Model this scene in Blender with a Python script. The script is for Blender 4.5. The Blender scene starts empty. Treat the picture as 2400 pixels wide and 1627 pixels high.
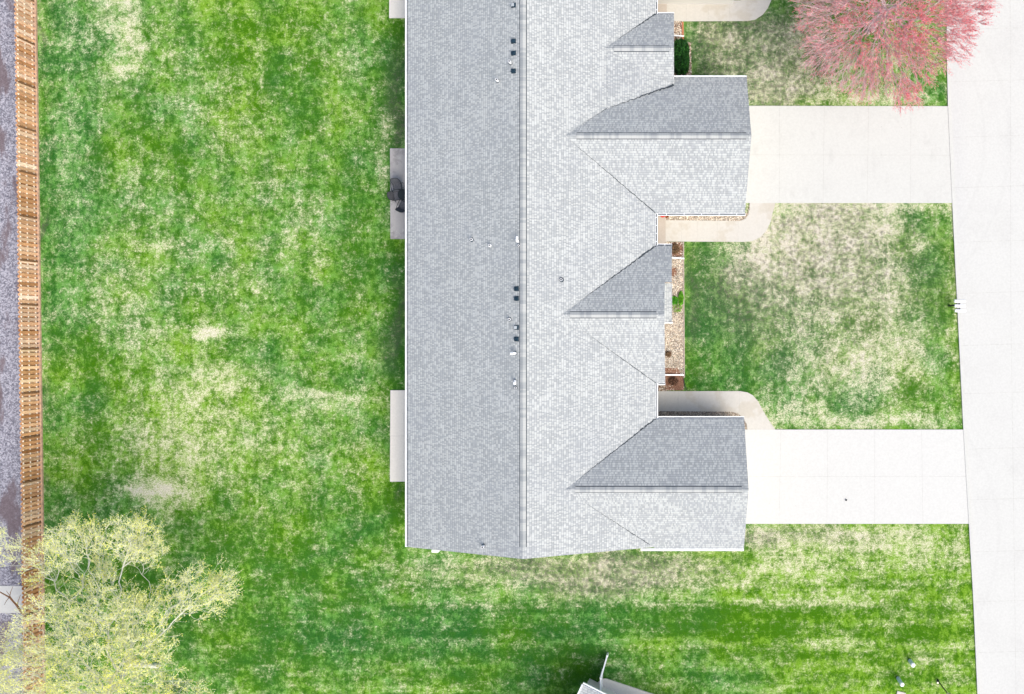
import bpy, math, random
import numpy as np
from mathutils import Vector, Matrix
random.seed(7); RNG = np.random.default_rng(7)

# ------------------------------------------------------------------ camera, sky, sun, exposure
SC = bpy.context.scene
COL = SC.collection
CAM_H, FPX, NX, NY = 60.0, 2220.0, 1600.0, 790.0     # height, focal length in photo pixels, pixel straight below the camera

cd = bpy.data.cameras.new('camera'); cam = bpy.data.objects.new('camera', cd); COL.objects.link(cam)
cam.location = (0, 0, CAM_H); cam.rotation_euler = (0, 0, 0)
cd.sensor_width = 36; cd.lens = 36 * FPX / 2400
cd.shift_x = -(NX - 1200) / 2400; cd.shift_y = -(813.5 - NY) / 2400
cd.clip_start = 1; cd.clip_end = 2000
SC.camera = cam

SUN_EL, SUN_AZ = math.radians(52), math.radians(-48)   # azimuth of the sun from +X, counterclockwise
W = bpy.data.worlds.new('World'); SC.world = W; W.use_nodes = True
wn = W.node_tree.nodes; wl = W.node_tree.links
sky = wn.new('ShaderNodeTexSky'); sky.sky_type = 'NISHITA'; sky.sun_disc = False
sky.sun_elevation = SUN_EL; sky.sun_rotation = math.pi / 2 - SUN_AZ
sky.air_density = 1.0; sky.dust_density = 4.0; sky.ozone_density = 1.0
wl.new(sky.outputs[0], wn['Background'].inputs[0]); wn['Background'].inputs[1].default_value = 0.138
sd = bpy.data.lights.new('sun', 'SUN'); sun = bpy.data.objects.new('sun', sd); COL.objects.link(sun)
sd.energy = 2.0; sd.angle = math.radians(52); sd.color = (1.0, 0.955, 0.85)
sdir = Vector((math.cos(SUN_EL) * math.cos(SUN_AZ), math.cos(SUN_EL) * math.sin(SUN_AZ), math.sin(SUN_EL)))
sun.rotation_euler = sdir.to_track_quat('Z', 'Y').to_euler(); sun.location = (0, 0, 80)
SC.view_settings.view_transform = 'Standard'; SC.view_settings.look = 'None'
SC.view_settings.exposure = 0.68; SC.view_settings.gamma = 1.0

def at(px, py, z=0.0):
    k = (CAM_H - z) / FPX
    return Vector(((px - NX) * k, -(py - NY) * k, z))

# ------------------------------------------------------------------ node helpers
class NT:
    def __init__(s, name, rough=0.8, spec=0.3):
        m = bpy.data.materials.new(name); m.use_nodes = True; s.m = m
        s.n = m.node_tree.nodes; s.l = m.node_tree.links
        s.b = s.n['Principled BSDF']; s.b.inputs['Roughness'].default_value = rough
        s.b.inputs['Specular IOR Level'].default_value = spec
        s.pos = s.n.new('ShaderNodeNewGeometry').outputs['Position']
    def link(s, v, inp):
        if isinstance(v, (int, float)): inp.default_value = v
        elif isinstance(v, tuple): inp.default_value = v if len(v) == len(inp.default_value) else (*v, 1)
        else: s.l.new(v, inp)
    def noise(s, scale, detail=3, vec=None, rough=0.55, stretch=None, col=False):
        n = s.n.new('ShaderNodeTexNoise'); n.inputs['Scale'].default_value = scale
        n.inputs['Detail'].default_value = detail; n.inputs['Roughness'].default_value = rough
        v = vec or s.pos
        if stretch: v = s.vmul(v, stretch)
        s.l.new(v, n.inputs['Vector']); return n.outputs['Color' if col else 'Fac']
    def vmul(s, v, t):
        n = s.n.new('ShaderNodeVectorMath'); n.operation = 'MULTIPLY'; s.l.new(v, n.inputs[0]); n.inputs[1].default_value = t
        return n.outputs[0]
    def vor(s, scale, vec=None, out='Distance', feature='F1'):
        n = s.n.new('ShaderNodeTexVoronoi'); n.feature = feature; n.inputs['Scale'].default_value = scale
        s.l.new(vec or s.pos, n.inputs['Vector']); return n.outputs[out]
    def math(s, op, a, b=0.0, c=0.0, clamp=False):
        n = s.n.new('ShaderNodeMath'); n.operation = op; n.use_clamp = clamp
        for v, i in zip((a, b, c), n.inputs): s.link(v, i)
        return n.outputs[0]
    def sep(s, v):
        n = s.n.new('ShaderNodeSeparateXYZ'); s.l.new(v, n.inputs[0]); return n.outputs
    def comb(s, x, y, z=0.0):
        n = s.n.new('ShaderNodeCombineXYZ')
        for v, i in zip((x, y, z), n.inputs): s.link(v, i)
        return n.outputs[0]
    def ramp(s, v, a, b, lo=0.0, hi=1.0):
        n = s.n.new('ShaderNodeMapRange'); n.interpolation_type = 'SMOOTHSTEP'
        s.link(v, n.inputs[0]); n.inputs[1].default_value = a; n.inputs[2].default_value = b
        n.inputs[3].default_value = lo; n.inputs[4].default_value = hi; return n.outputs[0]
    def mix(s, f, a, b, mode='MIX'):
        n = s.n.new('ShaderNodeMix'); n.data_type = 'RGBA'; n.blend_type = mode
        s.link(f, n.inputs[0]); s.link(a, n.inputs[6]); s.link(b, n.inputs[7]); return n.outputs[2]
    def scale(s, c, f):           # colour times a scalar socket
        n = s.n.new('ShaderNodeVectorMath'); n.operation = 'SCALE'; s.link(c, n.inputs[0]) if not isinstance(c, tuple) else setattr(n.inputs[0], 'default_value', c)
        s.link(f, n.inputs['Scale']); return n.outputs[0]
    def white(s, v, dim='2D'):
        n = s.n.new('ShaderNodeTexWhiteNoise'); n.noise_dimensions = dim
        s.l.new(v, n.inputs['W' if dim == '1D' else 'Vector']); return n.outputs['Value']
    def attr(s, name):
        n = s.n.new('ShaderNodeAttribute'); n.attribute_name = name; return n.outputs
    def bump(s, h, dist=0.02, strength=0.6):
        n = s.n.new('ShaderNodeBump'); n.inputs['Distance'].default_value = dist; n.inputs['Strength'].default_value = strength
        s.link(h, n.inputs['Height']); s.l.new(n.outputs[0], s.b.inputs['Normal'])
    def out(s, c): s.link(c, s.b.inputs['Base Color']); return s.m

# ------------------------------------------------------------------ materials
def m_plain(name, c, rough=0.6, var=0.12, scale=3.0, spec=0.3):
    t = NT(name, rough, spec); n = t.noise(scale, 4)
    return t.out(t.scale(c, t.ramp(n, 0.3, 0.7, 1 - var, 1 + var)))

def m_lawn():
    t = NT('lawn_grass', 0.9, 0.1)
    a = t.attr('lawnmap'); R, G, B = t.sep(a['Vector'])[0:3]
    def dev(n): return t.math('SUBTRACT', n, .5)
    wide = t.noise(0.30, 4, rough=.6); mid = t.noise(1.1, 5, rough=0.62); small = t.noise(3.2, 5, rough=0.65)
    fine = t.noise(8, 4, rough=0.7); blade = t.noise(22, 3, rough=0.7); tuft = t.noise(2.3, 4, rough=.6, stretch=(1.15, .85, 1))
    y = t.sep(t.pos)[1]; low = t.ramp(y, -12.5, -15.5)                 # the lower lawn was mown crosswise
    hs = t.noise(1.0, 4, stretch=(.28, 2.0, 1), rough=.6); vs = t.noise(1.0, 4, stretch=(1.9, .25, 1), rough=.6)
    row = t.mix(low, t.math('MULTIPLY_ADD', hs, .35, t.math('MULTIPLY', vs, .65)), hs); row = t.sep(row)[0]
    row = t.math('MULTIPLY', dev(row), t.math('MULTIPLY_ADD', low, .15, .55))
    s0 = t.math('MULTIPLY_ADD', dev(mid), 1.15, R); s0 = t.math('ADD', s0, row)
    s0 = t.math('MULTIPLY_ADD', dev(small), 1.15, s0)
    s1 = t.math('MULTIPLY_ADD', dev(fine), 1.6, s0); s1 = t.math('MULTIPLY_ADD', dev(blade), 1.0, s1)
    pale = t.ramp(t.math('MULTIPLY_ADD', dev(fine), .9, s0), .08, .80)
    straw = t.ramp(s1, .40, .92)
    g = t.math('MULTIPLY_ADD', dev(mid), -.9, t.math('SUBTRACT', .46, G)); g = t.math('MULTIPLY_ADD', dev(tuft), 3.2, g); g = t.math('MULTIPLY_ADD', dev(t.noise(.55, 4, rough=.6)), 1.8, g); g = t.math('MULTIPLY_ADD', row, 1.0, g)
    g = t.math('MULTIPLY_ADD', dev(small), .9, g); g = t.math('MULTIPLY_ADD', dev(fine), 1.1, g); g = t.math('MULTIPLY_ADD', dev(blade), 1.3, g)
    gb = t.ramp(g, 0, 1)
    h = t.ramp(t.math('MULTIPLY_ADD', dev(wide), 1.7, t.math('ADD', B, .44)), 0, 1)
    h = t.math('MULTIPLY_ADD', dev(tuft), -1.2, h, clamp=True)
    dark = t.mix(h, (.018, .100, .015), (.042, .140, .002))
    lite = t.mix(h, (.090, .250, .045), (.165, .320, .018))
    grn = t.mix(gb, dark, lite)
    grn = t.mix(t.math('MULTIPLY', pale, .58), grn, t.mix(h, (.32, .43, .22), (.42, .50, .20)))
    dull = t.ramp(a['Alpha'], .30, .70)
    grn = t.mix(t.math('MULTIPLY', dull, .62), grn, t.mix(gb, (.060, .095, .045), (.20, .245, .12)))
    st = t.mix(t.ramp(blade, .38, .62), (.46, .43, .28), (.70, .66, .51))
    st = t.mix(t.ramp(s0, .62, 1.0), st, t.mix(t.ramp(blade, .36, .58), (.44, .385, .32), (.72, .65, .58)))
    c = t.mix(t.math('MULTIPLY', straw, .78), grn, st)
    so = t.ramp(t.math('MULTIPLY_ADD', dev(t.noise(4, 5, rough=.75)), 2.6, t.math('MINIMUM', a['Alpha'], .72)), .58, 1.0)
    c = t.mix(t.math('MULTIPLY', so, .72), c, (.085, .09, .065))
    c = t.scale(c, t.ramp(blade, .3, .7, .72, 1.28))
    t.bump(t.math('ADD', fine, blade), .05, .5)
    return t.out(c)

def m_shingle(name='roof_shingles', lite=(.424, .444, .446), dark=(.322, .342, .352)):
    t = NT(name, 0.9, 0.15)
    uv = t.n.new('ShaderNodeUVMap').outputs[0]; u, v = t.sep(uv)[0:2]
    cv = t.math('DIVIDE', v, .145); ci = t.math('FLOOR', cv); fv = t.math('FRACT', cv)
    off = t.math('MULTIPLY', t.white(t.comb(ci, 3.7)), 7.0)
    cu = t.math('ADD', t.math('DIVIDE', u, .08), off); cj = t.math('FLOOR', cu)
    r1 = t.white(t.comb(cj, ci)); r2 = t.white(t.comb(cj, t.math('ADD', ci, 91.3)))
    bundle = t.white(t.comb(t.math('FLOOR', t.math('DIVIDE', cu, 10.5)), t.math('ADD', ci, 17.1)))
    band = t.noise(0.45, 3, vec=t.comb(t.math('ADD', u, v), t.math('MULTIPLY', v, 1.2)), rough=.6)
    thr = t.math('ADD', r1, t.math('MULTIPLY', t.math('SUBTRACT', band, .5), 1.0))
    tab = t.ramp(thr, .50, .56)
    c = t.mix(tab, dark, lite)
    c = t.scale(c, t.math('MULTIPLY_ADD', r2, .16, .92))
    c = t.scale(c, t.math('MULTIPLY_ADD', bundle, .06, .97))
    c = t.mix(t.ramp(fv, .02, .24, .55, 0), c, (.10, .12, .13))     # shadow line painted along the butt edge of each course
    dirt = t.noise(.25, 4, rough=.6)
    c = t.mix(t.ramp(dirt, .45, .75, 0, .22), c, (.25, .27, .31))
    t.bump(t.math('ADD', t.math('MULTIPLY', t.math('SUBTRACT', 1, fv), 1.0), t.math('MULTIPLY', tab, -.5)), .012, .7)
    return t.out(c)

def m_cap():
    t = NT('ridge_cap_shingles', .9, .15)
    uv = t.n.new('ShaderNodeUVMap').outputs[0]; u, v = t.sep(uv)[0:2]
    cu = t.math('DIVIDE', u, .145); r = t.white(t.comb(t.math('FLOOR', cu), 5.5))
    r3 = t.white(t.comb(t.math('FLOOR', t.math('DIVIDE', cu, 1.6)), 8.5))
    k = t.ramp(t.math('ADD', t.math('MULTIPLY', r, .5), t.math('MULTIPLY', r3, .6)), .3, .8)
    c = t.mix(k, (.285, .305, .315), (.385, .40, .40))
    c = t.mix(t.ramp(t.math('FRACT', cu), 0, .12, .4, 0), c, (.15, .16, .19))
    return t.out(c)

def m_concrete(name, c, stain=(.42, .42, .42), amt=.5, sc=.6):
    t = NT(name, .85, .2)
    n1 = t.noise(sc, 5, rough=.6); n2 = t.noise(9, 4, rough=.6); n3 = t.noise(2.5, 4, stretch=(1, .35, 1))
    f = t.ramp(t.math('ADD', t.math('MULTIPLY', n1, .6), t.math('MULTIPLY', n3, .4)), .5, .72, 0, amt)
    k = t.mix(f, c, stain)
    k = t.scale(k, t.ramp(n2, .25, .75, .95, 1.04))
    sp = t.vor(1.3); k = t.mix(t.ramp(sp, .018, .03, .55, 0), k, (.12, .11, .10))     # leaf specks
    if 'weathered' in name:
        b = t.noise(.9, 4, rough=.6); k = t.mix(t.ramp(b, .50, .64, 0, .45), k, (.10, .095, .10))
        lv = t.noise(7, 4, rough=.7); k = t.mix(t.math('MULTIPLY', t.ramp(lv, .58, .66), t.ramp(b, .40, .55)), k, (.50, .49, .46))
    if 'walk' in name:
        b = t.noise(.55, 4, rough=.6); k = t.mix(t.ramp(b, .52, .60, 0, .28), k, (.36, .30, .21))
    t.bump(n2, .004, .4)
    return t.out(k)

def m_street():
    t = NT('street_concrete', .85, .2)
    x, y = t.sep(t.pos)[0:2]
    n1 = t.noise(.35, 5, rough=.6); n2 = t.noise(8, 4)
    k = t.mix(t.ramp(n1, .45, .75, 0, .45), (.502, .507, .492), (.45, .45, .44))
    for (cx, cy, r, w) in ((8.5, 12.5, 12.2, .25), (8.5, 12.5, 10.6, .22), (9.5, -12.5, 10.5, .22)):   # tyre tracks turning in
        d = t.math('SQRT', t.math('ADD', t.math('POWER', t.math('ABSOLUTE', t.math('SUBTRACT', x, cx)), 2), t.math('POWER', t.math('ABSOLUTE', t.math('SUBTRACT', y, cy)), 2)))
        e = t.math('ABSOLUTE', t.math('SUBTRACT', d, r))
        k = t.mix(t.ramp(e, 0, w, .07, 0), k, (.31, .31, .31))
    k = t.mix(t.math('MULTIPLY', t.ramp(t.math('SUBTRACT', x, 17.2), .0, 1.2, 1, 0), .18), k, (.42, .42, .44))
    k = t.scale(k, t.ramp(n2, .25, .75, .95, 1.04))
    t.bump(n2, .004, .4)
    return t.out(k)

def m_gravel_lane():
    t = NT('lane_gravel', .95, .1)
    n1 = t.noise(.8, 4, rough=.6); n2 = t.noise(4, 5, rough=.7); v = t.vor(14, out='Color'); vv = t.sep(v)[0]
    k = t.mix(t.ramp(vv, 0, 1), (.17, .165, .20), (.42, .415, .47))
    k = t.mix(t.ramp(n2, .46, .68, 0, .75), k, (.07, .072, .10))
    k = t.mix(t.ramp(t.noise(.45, 4, stretch=(1.5, .5, 1)), .50, .60, 0, .85), k, (.14, .105, .115))
    t.bump(v, .03, .6)
    return t.out(k)

def m_attrcol(name, rough=.85, grain=None, spec=.2, amt=.25):
    t = NT(name, rough, spec); a = t.attr('tone')['Color']
    n = t.noise(6, 4, stretch=grain or (1, 1, 1), rough=.65)
    return t.out(t.scale(a, t.ramp(n, .25, .75, 1 - amt, 1 + amt)))

def m_leaf(name, tr=.4):
    t = NT(name, .7, .15); a = t.attr('tone')['Color']; t.out(a)
    o = t.n['Material Output']; tl = t.n.new('ShaderNodeBsdfTranslucent'); t.l.new(a, tl.inputs[0])
    mx = t.n.new('ShaderNodeMixShader'); mx.inputs[0].default_value = tr
    t.l.new(t.b.outputs[0], mx.inputs[1]); t.l.new(tl.outputs[0], mx.inputs[2]); t.l.new(mx.outputs[0], o.inputs[0]); return t.m

def m_siding():
    t = NT('vinyl_siding', .6, .3); z = t.sep(t.pos)[2]
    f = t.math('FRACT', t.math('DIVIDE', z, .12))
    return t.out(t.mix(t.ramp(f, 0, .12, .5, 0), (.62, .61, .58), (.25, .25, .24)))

def m_garden(name, a, b, sc=9):
    t = NT(name, .95, .1); n = t.noise(sc, 5, rough=.7)
    t.bump(n, .03, .6)
    return t.out(t.mix(t.ramp(n, .35, .65), a, b))

M = dict(
    lawn=m_lawn(), shingle=m_shingle(), cap=m_cap(),
    drive=m_concrete('driveway_concrete', (.497, .502, .482), (.42, .42, .405), .5),
    drive_new=m_concrete('new_driveway_concrete', (.52, .523, .507), (.495, .497, .485), .3),
    walk=m_concrete('walk_concrete', (.49, .475, .44), (.45, .42, .37), .5, 1.2),
    porch=m_concrete('porch_concrete', (.42, .375, .33), (.36, .32, .28), .4),
    patio=m_concrete('patio_concrete', (.66, .63, .58), (.60, .57, .53), .4),
    patio_old=m_concrete('weathered_patio_concrete', (.38, .365, .36), (.22, .21, .215), .8, 1.5),
    street=m_street(), lane=m_gravel_lane(),
    white=m_plain('white_aluminium', (.80, .83, .86), .4, .04), pvc=m_plain('white_plastic', (.85, .86, .88), .35, .03),
    dark=m_plain('dark_vent_plastic', (.014, .035, .055), .5, .2), grime=m_plain('gutter_grime', (.035, .05, .062), .9, .3, 12),
    gap=m_plain('dark_gap_and_shade', (.04, .05, .06), .9, .1), siding=m_siding(),
    glass=m_plain('window_glass', (.03, .04, .05), .08, .05, 1, .6), door=m_plain('painted_door', (.70, .69, .66), .5, .05),
    wood=m_attrcol('cedar_pickets', .85, (6, 6, .7), amt=.4), rail=m_plain('sawn_rail_wood', (.80, .72, .60), .85, .15, 8),
    post=m_plain('fence_post_wood', (.19, .10, .05), .9, .25, 8), kick=m_plain('bottom_board_wood', (.40, .27, .19), .9, .25, 6),
    joint=m_plain('joint_sand', (.35, .34, .32), .9, .3, 4), stone=m_attrcol('river_rock', .8), soil=m_garden('bed_soil', (.18, .14, .10), (.42, .36, .29), 14),
    mulch=m_garden('bark_mulch', (.10, .045, .028), (.30, .17, .115), 18),
    edging=m_plain('lawn_edging', (.36, .30, .26), .8, .2, 6), black=m_plain('black_metal', (.012, .018, .02), .45, .1),
    cushion=m_plain('charcoal_mesh_fabric', (.085, .09, .105), .8, .2, 12),
    red=m_plain('red_blossom', (.70, .015, .03), .6, .2, 20), rust=m_plain('dry_rust_leaves', (.40, .15, .05), .8, .4, 20),
    bark=m_plain('pale_bark', (.62, .62, .54), .9, .2, 5), barkred=m_plain('silvery_maple_bark', (.62, .47, .49), .9, .2, 5),
    leafy=m_leaf('young_leaves', .15), leafr=m_leaf('maple_blossom', .12), leafg=m_attrcol('evergreen_leaves', .6),
    pedestal=m_plain('pale_blue_enamel', (.55, .66, .74), .4, .05), lamp=m_plain('frosted_lamp_glass', (.75, .70, .55), .3, .05),
    terracotta=m_plain('terracotta', (.40, .16, .09), .8, .1), galv=m_plain('galvanised_steel', (.45, .48, .50), .4, .1),
)

# ------------------------------------------------------------------ mesh helpers
class MB:
    def __init__(s): s.v = []; s.f = []; s.uv = []; s.mi = []; s.tone = []
    def face(s, pts, uv=None, mi=0, tone=(1, 1, 1)):
        i = len(s.v); s.v += [tuple(p) for p in pts]; s.f.append(tuple(range(i, i + len(pts))))
        s.uv.append(uv or [(p[0], p[1]) for p in pts]); s.mi.append(mi); s.tone += [(*tone, 1)] * len(pts)
    def prism(s, poly, z0, z1, mi=0, tone=(1, 1, 1)):     # poly: list of (x, y), counterclockwise
        if sum(a[0] * b[1] - b[0] * a[1] for a, b in zip(poly, poly[1:] + poly[:1])) < 0: poly = poly[::-1]
        s.face([(x, y, z1) for x, y in poly], mi=mi, tone=tone); s.face([(x, y, z0) for x, y in poly[::-1]], mi=mi, tone=tone)
        for a, b in zip(poly, poly[1:] + poly[:1]):
            s.face([(*a, z0), (*b, z0), (*b, z1), (*a, z1)], mi=mi, tone=tone)
    def box(s, c, d, rz=0, mi=0, tone=(1, 1, 1), mat=None):
        R = mat or Matrix.Rotation(rz, 3, 'Z'); c = Vector(c); h = Vector(d) / 2
        P = [c + R @ Vector((sx * h.x, sy * h.y, sz * h.z)) for sz in (-1, 1) for sy in (-1, 1) for sx in (-1, 1)]
        for q in ((0, 2, 3, 1), (4, 5, 7, 6), (0, 1, 5, 4), (2, 6, 7, 3), (0, 4, 6, 2), (1, 3, 7, 5)):
            s.face([P[k] for k in q], mi=mi, tone=tone)
    def bar(s, a, b, w, h=None, mi=0, tone=(1, 1, 1)):    # square bar from a to b
        a, b = Vector(a), Vector(b); d = b - a; q = d.to_track_quat('X', 'Z').to_matrix()
        s.box((a + b) / 2, (d.length, w, h or w), mi=mi, tone=tone, mat=q)
    def tube(s, pts, rad, n=8, mi=0, tone=(1, 1, 1), cap=True):
        rings = []
        for i, p in enumerate(pts):
            p = Vector(p); d = Vector(pts[min(i + 1, len(pts) - 1)]) - Vector(pts[max(i - 1, 0)])
            q = d.to_track_quat('Z', 'Y').to_matrix(); r = rad[i] if isinstance(rad, (list, tuple)) else rad
            rings.append([p + q @ Vector((r * math.cos(2 * math.pi * k / n), r * math.sin(2 * math.pi * k / n), 0)) for k in range(n)])
        for A, B in zip(rings, rings[1:]):
            for k in range(n): s.face([A[k], A[(k + 1) % n], B[(k + 1) % n], B[k]], mi=mi, tone=tone)
        if cap: s.face(rings[0][::-1], mi=mi, tone=tone); s.face(rings[-1], mi=mi, tone=tone)
    def build(s, name, mats, parent=None, smooth=False):
        me = bpy.data.meshes.new(name); me.from_pydata(s.v, [], s.f)
        for m in (mats if isinstance(mats, (list, tuple)) else [mats]): me.materials.append(m)
        me.polygons.foreach_set('material_index', s.mi)
        ul = me.uv_layers.new(name='UVMap'); ul.data.foreach_set('uv', [c for f in s.uv for p in f for c in p])
        ca = me.color_attributes.new('tone', 'FLOAT_COLOR', 'POINT'); ca.data.foreach_set('color', [c for p in s.tone for c in p])
        if smooth: me.polygons.foreach_set('use_smooth', [True] * len(s.f))
        me.update(); o = bpy.data.objects.new(name, me); COL.objects.link(o)
        if parent: o.parent = parent; o.matrix_parent_inverse = Matrix.Translation(-wloc(parent))
        return o
def wloc(o):
    v = Vector(o.location)
    if o.parent: v = v + wloc(o.parent) + o.matrix_parent_inverse.translation
    return v
def tag(o, label=None, cat=None, group=None, kind=None):
    if label: o['label'] = label
    if cat: o['category'] = cat
    if group: o['group'] = group
    if kind: o['kind'] = kind
    return o
def empty(name, loc=(0, 0, 0)):
    o = bpy.data.objects.new(name, None); COL.objects.link(o); o.location = loc; o.empty_display_size = .3; return o
def npmesh(name, V, F, mat, tone=None, parent=None):      # V (n,3), F (m,k) arrays
    me = bpy.data.meshes.new(name); V = np.asarray(V, np.float32); F = np.asarray(F, np.int32); k = F.shape[1]
    me.vertices.add(len(V)); me.vertices.foreach_set('co', V.ravel())
    me.loops.add(F.size); me.loops.foreach_set('vertex_index', F.ravel())
    me.polygons.add(len(F)); me.polygons.foreach_set('loop_start', np.arange(0, F.size, k, dtype=np.int32))
    me.polygons.foreach_set('loop_total', np.full(len(F), k, np.int32))
    me.update(calc_edges=True); me.materials.append(mat)
    if tone is not None:
        T = np.ones((len(V), 4), np.float32); T[:, :3] = tone
        ca = me.color_attributes.new('tone', 'FLOAT_COLOR', 'POINT'); ca.data.foreach_set('color', T.ravel())
    o = bpy.data.objects.new(name, me); COL.objects.link(o)
    if parent: o.parent = parent; o.matrix_parent_inverse = Matrix.Translation(-wloc(parent))
    return o
def poly(pts, z=0.0): return [tuple(at(x, y, z)[:2]) for x, y in pts]

# ------------------------------------------------------------------ lawn with its map of wear and painted shade
# blobs in overview coordinates (x, y, rx, ry, strength); scaled to photo pixels
K = 2400 / 2323
STRAW = [(430,960,170,130,.20),(300,640,90,150,.10),(470,760,20,8,.5),(900,1295,80,24,.2),(285,50,40,60,.45),(290,130,30,45,.45),(262,172,26,22,.35),(235,60,26,30,.22),(265,20,60,25,.2),(480,760,30,10,1.1),(345,1110,52,16,1.4),(345,1110,30,10,.8),
 (370,1128,60,20,.25),(725,899,75,9,.8),(745,926,48,8,.7),(520,850,45,25,.28),(370,1000,70,45,.25),(440,890,60,50,.25),(250,690,60,55,.25),(380,560,60,25,.22),
 (330,475,50,28,.2),(510,300,60,40,.25),(560,180,40,30,.2),(870,350,14,60,.4),(860,260,20,40,.25),(780,140,40,40,.2),(420,120,40,30,.2),(620,420,60,40,.15),
 (700,500,60,50,.18),(350,760,50,40,.2),(560,640,50,50,.18),(160,90,40,60,.2),(150,300,30,60,.18),(170,420,30,40,.15),(430,240,40,26,.25),(480,200,30,20,.2),
 (640,560,30,30,.2),(740,600,20,16,.3),(800,780,40,40,.12),(600,980,60,40,.12),(530,1010,50,30,.15),(450,1060,60,50,.18),(700,1060,70,60,.12),(820,1000,50,60,.12),
 (380,1180,60,60,.12),(600,1150,60,50,.1),(235,1115,5,5,.7),(233,1134,6,5,.7),(235,1152,5,5,.6),(300,400,40,30,.2),(480,560,40,25,.15),(400,640,30,30,.15),(630,110,50,20,.1),
 # just below the house
 (1080,1285,90,26,.28),(1250,1300,120,32,.36),(1360,1290,60,30,.42),(1480,1300,100,40,.36),(1560,1290,60,30,.3),(980,1330,60,40,.18),(1150,1370,80,20,.2),
 (1110,1451,60,5,.3),(1300,1345,120,12,.22),(1500,1360,100,20,.2),
 # right of the house, lower
 (1730,1210,60,22,.45),(1860,1225,120,28,.55),(2000,1225,90,26,.5),(2110,1250,60,30,.35),(1900,1290,110,16,.3),(1800,1300,80,20,.3),(1950,1345,120,14,.3),
 (1760,1275,60,26,.3),(1850,1365,90,10,.35),(2040,1400,60,14,.25),(1900,1460,80,12,.35),(1650,1320,60,20,.2),(1790,1460,30,10,.3),(2080,1495,30,20,.25),(2160,1540,20,40,.25),
 (2060,1290,60,26,.22),(2175,1300,16,120,.15),
 # front lawn
 (1720,500,50,60,.55),(1820,520,80,70,.65),(1920,530,80,70,.7),(2000,500,40,60,.6),(1700,600,60,60,.4),(1780,620,70,50,.45),(1900,620,70,60,.55),(2020,640,50,60,.4),
 (1760,560,60,60,.4),(1850,700,80,60,.3),(2000,720,60,60,.35),(1960,800,90,50,.35),(2060,780,60,50,.3),(1900,850,90,50,.28),(2000,860,70,40,.3),(1800,760,60,60,.22),
 (1750,930,50,26,.4),(1830,945,60,24,.5),(1930,955,60,16,.5),(2020,955,80,16,.5),(2110,950,50,20,.3),(1990,470,180,10,.5),(1850,468,120,8,.5),(2150,480,14,30,.3),(2080,820,30,40,.3),
 (2165,640,10,170,.25),(2080,560,20,30,.3),(1790,860,60,40,.15),
 # upper front lawn
 (1600,70,30,25,.3),(1660,80,60,40,.35),(1740,100,70,50,.4),(1800,110,40,60,.25),(1720,170,60,50,.45),(1780,200,60,36,.5),(1840,210,40,30,.4),(1960,225,70,16,.4),(2060,220,60,16,.4),
 (1630,130,30,40,.25),(1700,220,30,20,.45),(1900,170,60,40,.25),(2000,150,100,60,.2),(1860,60,50,50,.2)]
LUSH_SHADE = [(220,820,26,60,.5),(215,900,26,80,.5),(230,380,26,60,.45),(410,350,30,40,.5),(620,60,60,30,.35),(640,150,50,50,.4),(800,600,60,90,.3),(820,420,40,60,.25),(560,60,40,30,.3),  # lush grass, plus house and tree shade painted as darker green
 (180,60,20,60,.3),(330,300,30,30,.3),(560,260,40,40,.3),(680,240,40,60,.3),(500,130,40,50,.3),(100,430,12,120,.35),(170,750,24,30,.4),(290,500,30,26,.25),(420,680,50,50,.2),
 (880,250,26,90,.5),(890,640,22,100,.45),(900,790,22,120,.5),(895,130,26,80,.4),(890,1130,26,60,.6),(860,1170,50,60,.35),(235,1090,40,60,.35),(150,1120,40,60,.1),  # first blobs here paint the shade beside the house into the grass
 (560,1060,40,40,.2),(720,1160,60,40,.3),(620,1240,70,50,.35),(500,1200,80,60,.3),(700,1300,80,50,.35),(450,1330,80,60,.35),(560,1460,90,70,.4),(700,1450,90,60,.35),
 (840,1330,80,50,.3),(900,1450,100,60,.35),(1100,1420,120,30,.4),(1300,1400,140,26,.4),(1500,1410,120,26,.5),(1640,1420,90,24,.55),(1700,1440,70,20,.55),(1780,1470,60,20,.5),
 (1180,1500,90,50,.5),(1280,1530,60,40,.5),(1050,1530,60,40,.3),(1290,1470,60,30,.3),(1690,1390,120,16,.4),(1860,1420,120,20,.35),(2060,1450,80,26,.35),(2110,1380,60,40,.3),
 (1760,1430,70,16,.4),(1580,1530,100,40,.2),(2030,1530,30,20,.35),(2080,1550,60,24,.3),(1960,1320,50,12,.25),(1500,1325,40,16,.2),(1950,1240,24,16,.35),
 (1580,640,30,60,.25),(1620,640,50,50,.15),(1600,740,50,60,.15),(1570,830,16,80,.5),(1640,800,60,60,.25),(1700,850,60,50,.25),(2015,588,16,24,.6),(1845,622,16,18,.6),(1960,730,30,26,.7),
 (1765,798,24,16,.7),(2055,893,24,20,.7),(1900,920,24,18,.6),(2130,567,12,10,.8),(2105,590,26,40,.35),(2110,700,36,60,.35),(2060,510,30,26,.35),(2030,720,20,20,.3),(1600,580,20,14,.4),
 (1690,105,26,26,.3),(1850,150,26,30,.5),(1850,130,20,20,.4),(1990,100,10,12,.6),(2140,200,10,24,.6),(1880,228,30,10,.4),(1640,58,60,6,.5),(1590,110,14,40,.3),(1770,40,30,16,.35),
 (310,1340,40,30,.6),(290,1310,30,24,.5),(410,1550,40,40,.2),(430,1420,50,30,.2),(150,1420,60,60,.3)]  # soft shade below the budding tree, painted as darker green
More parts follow.
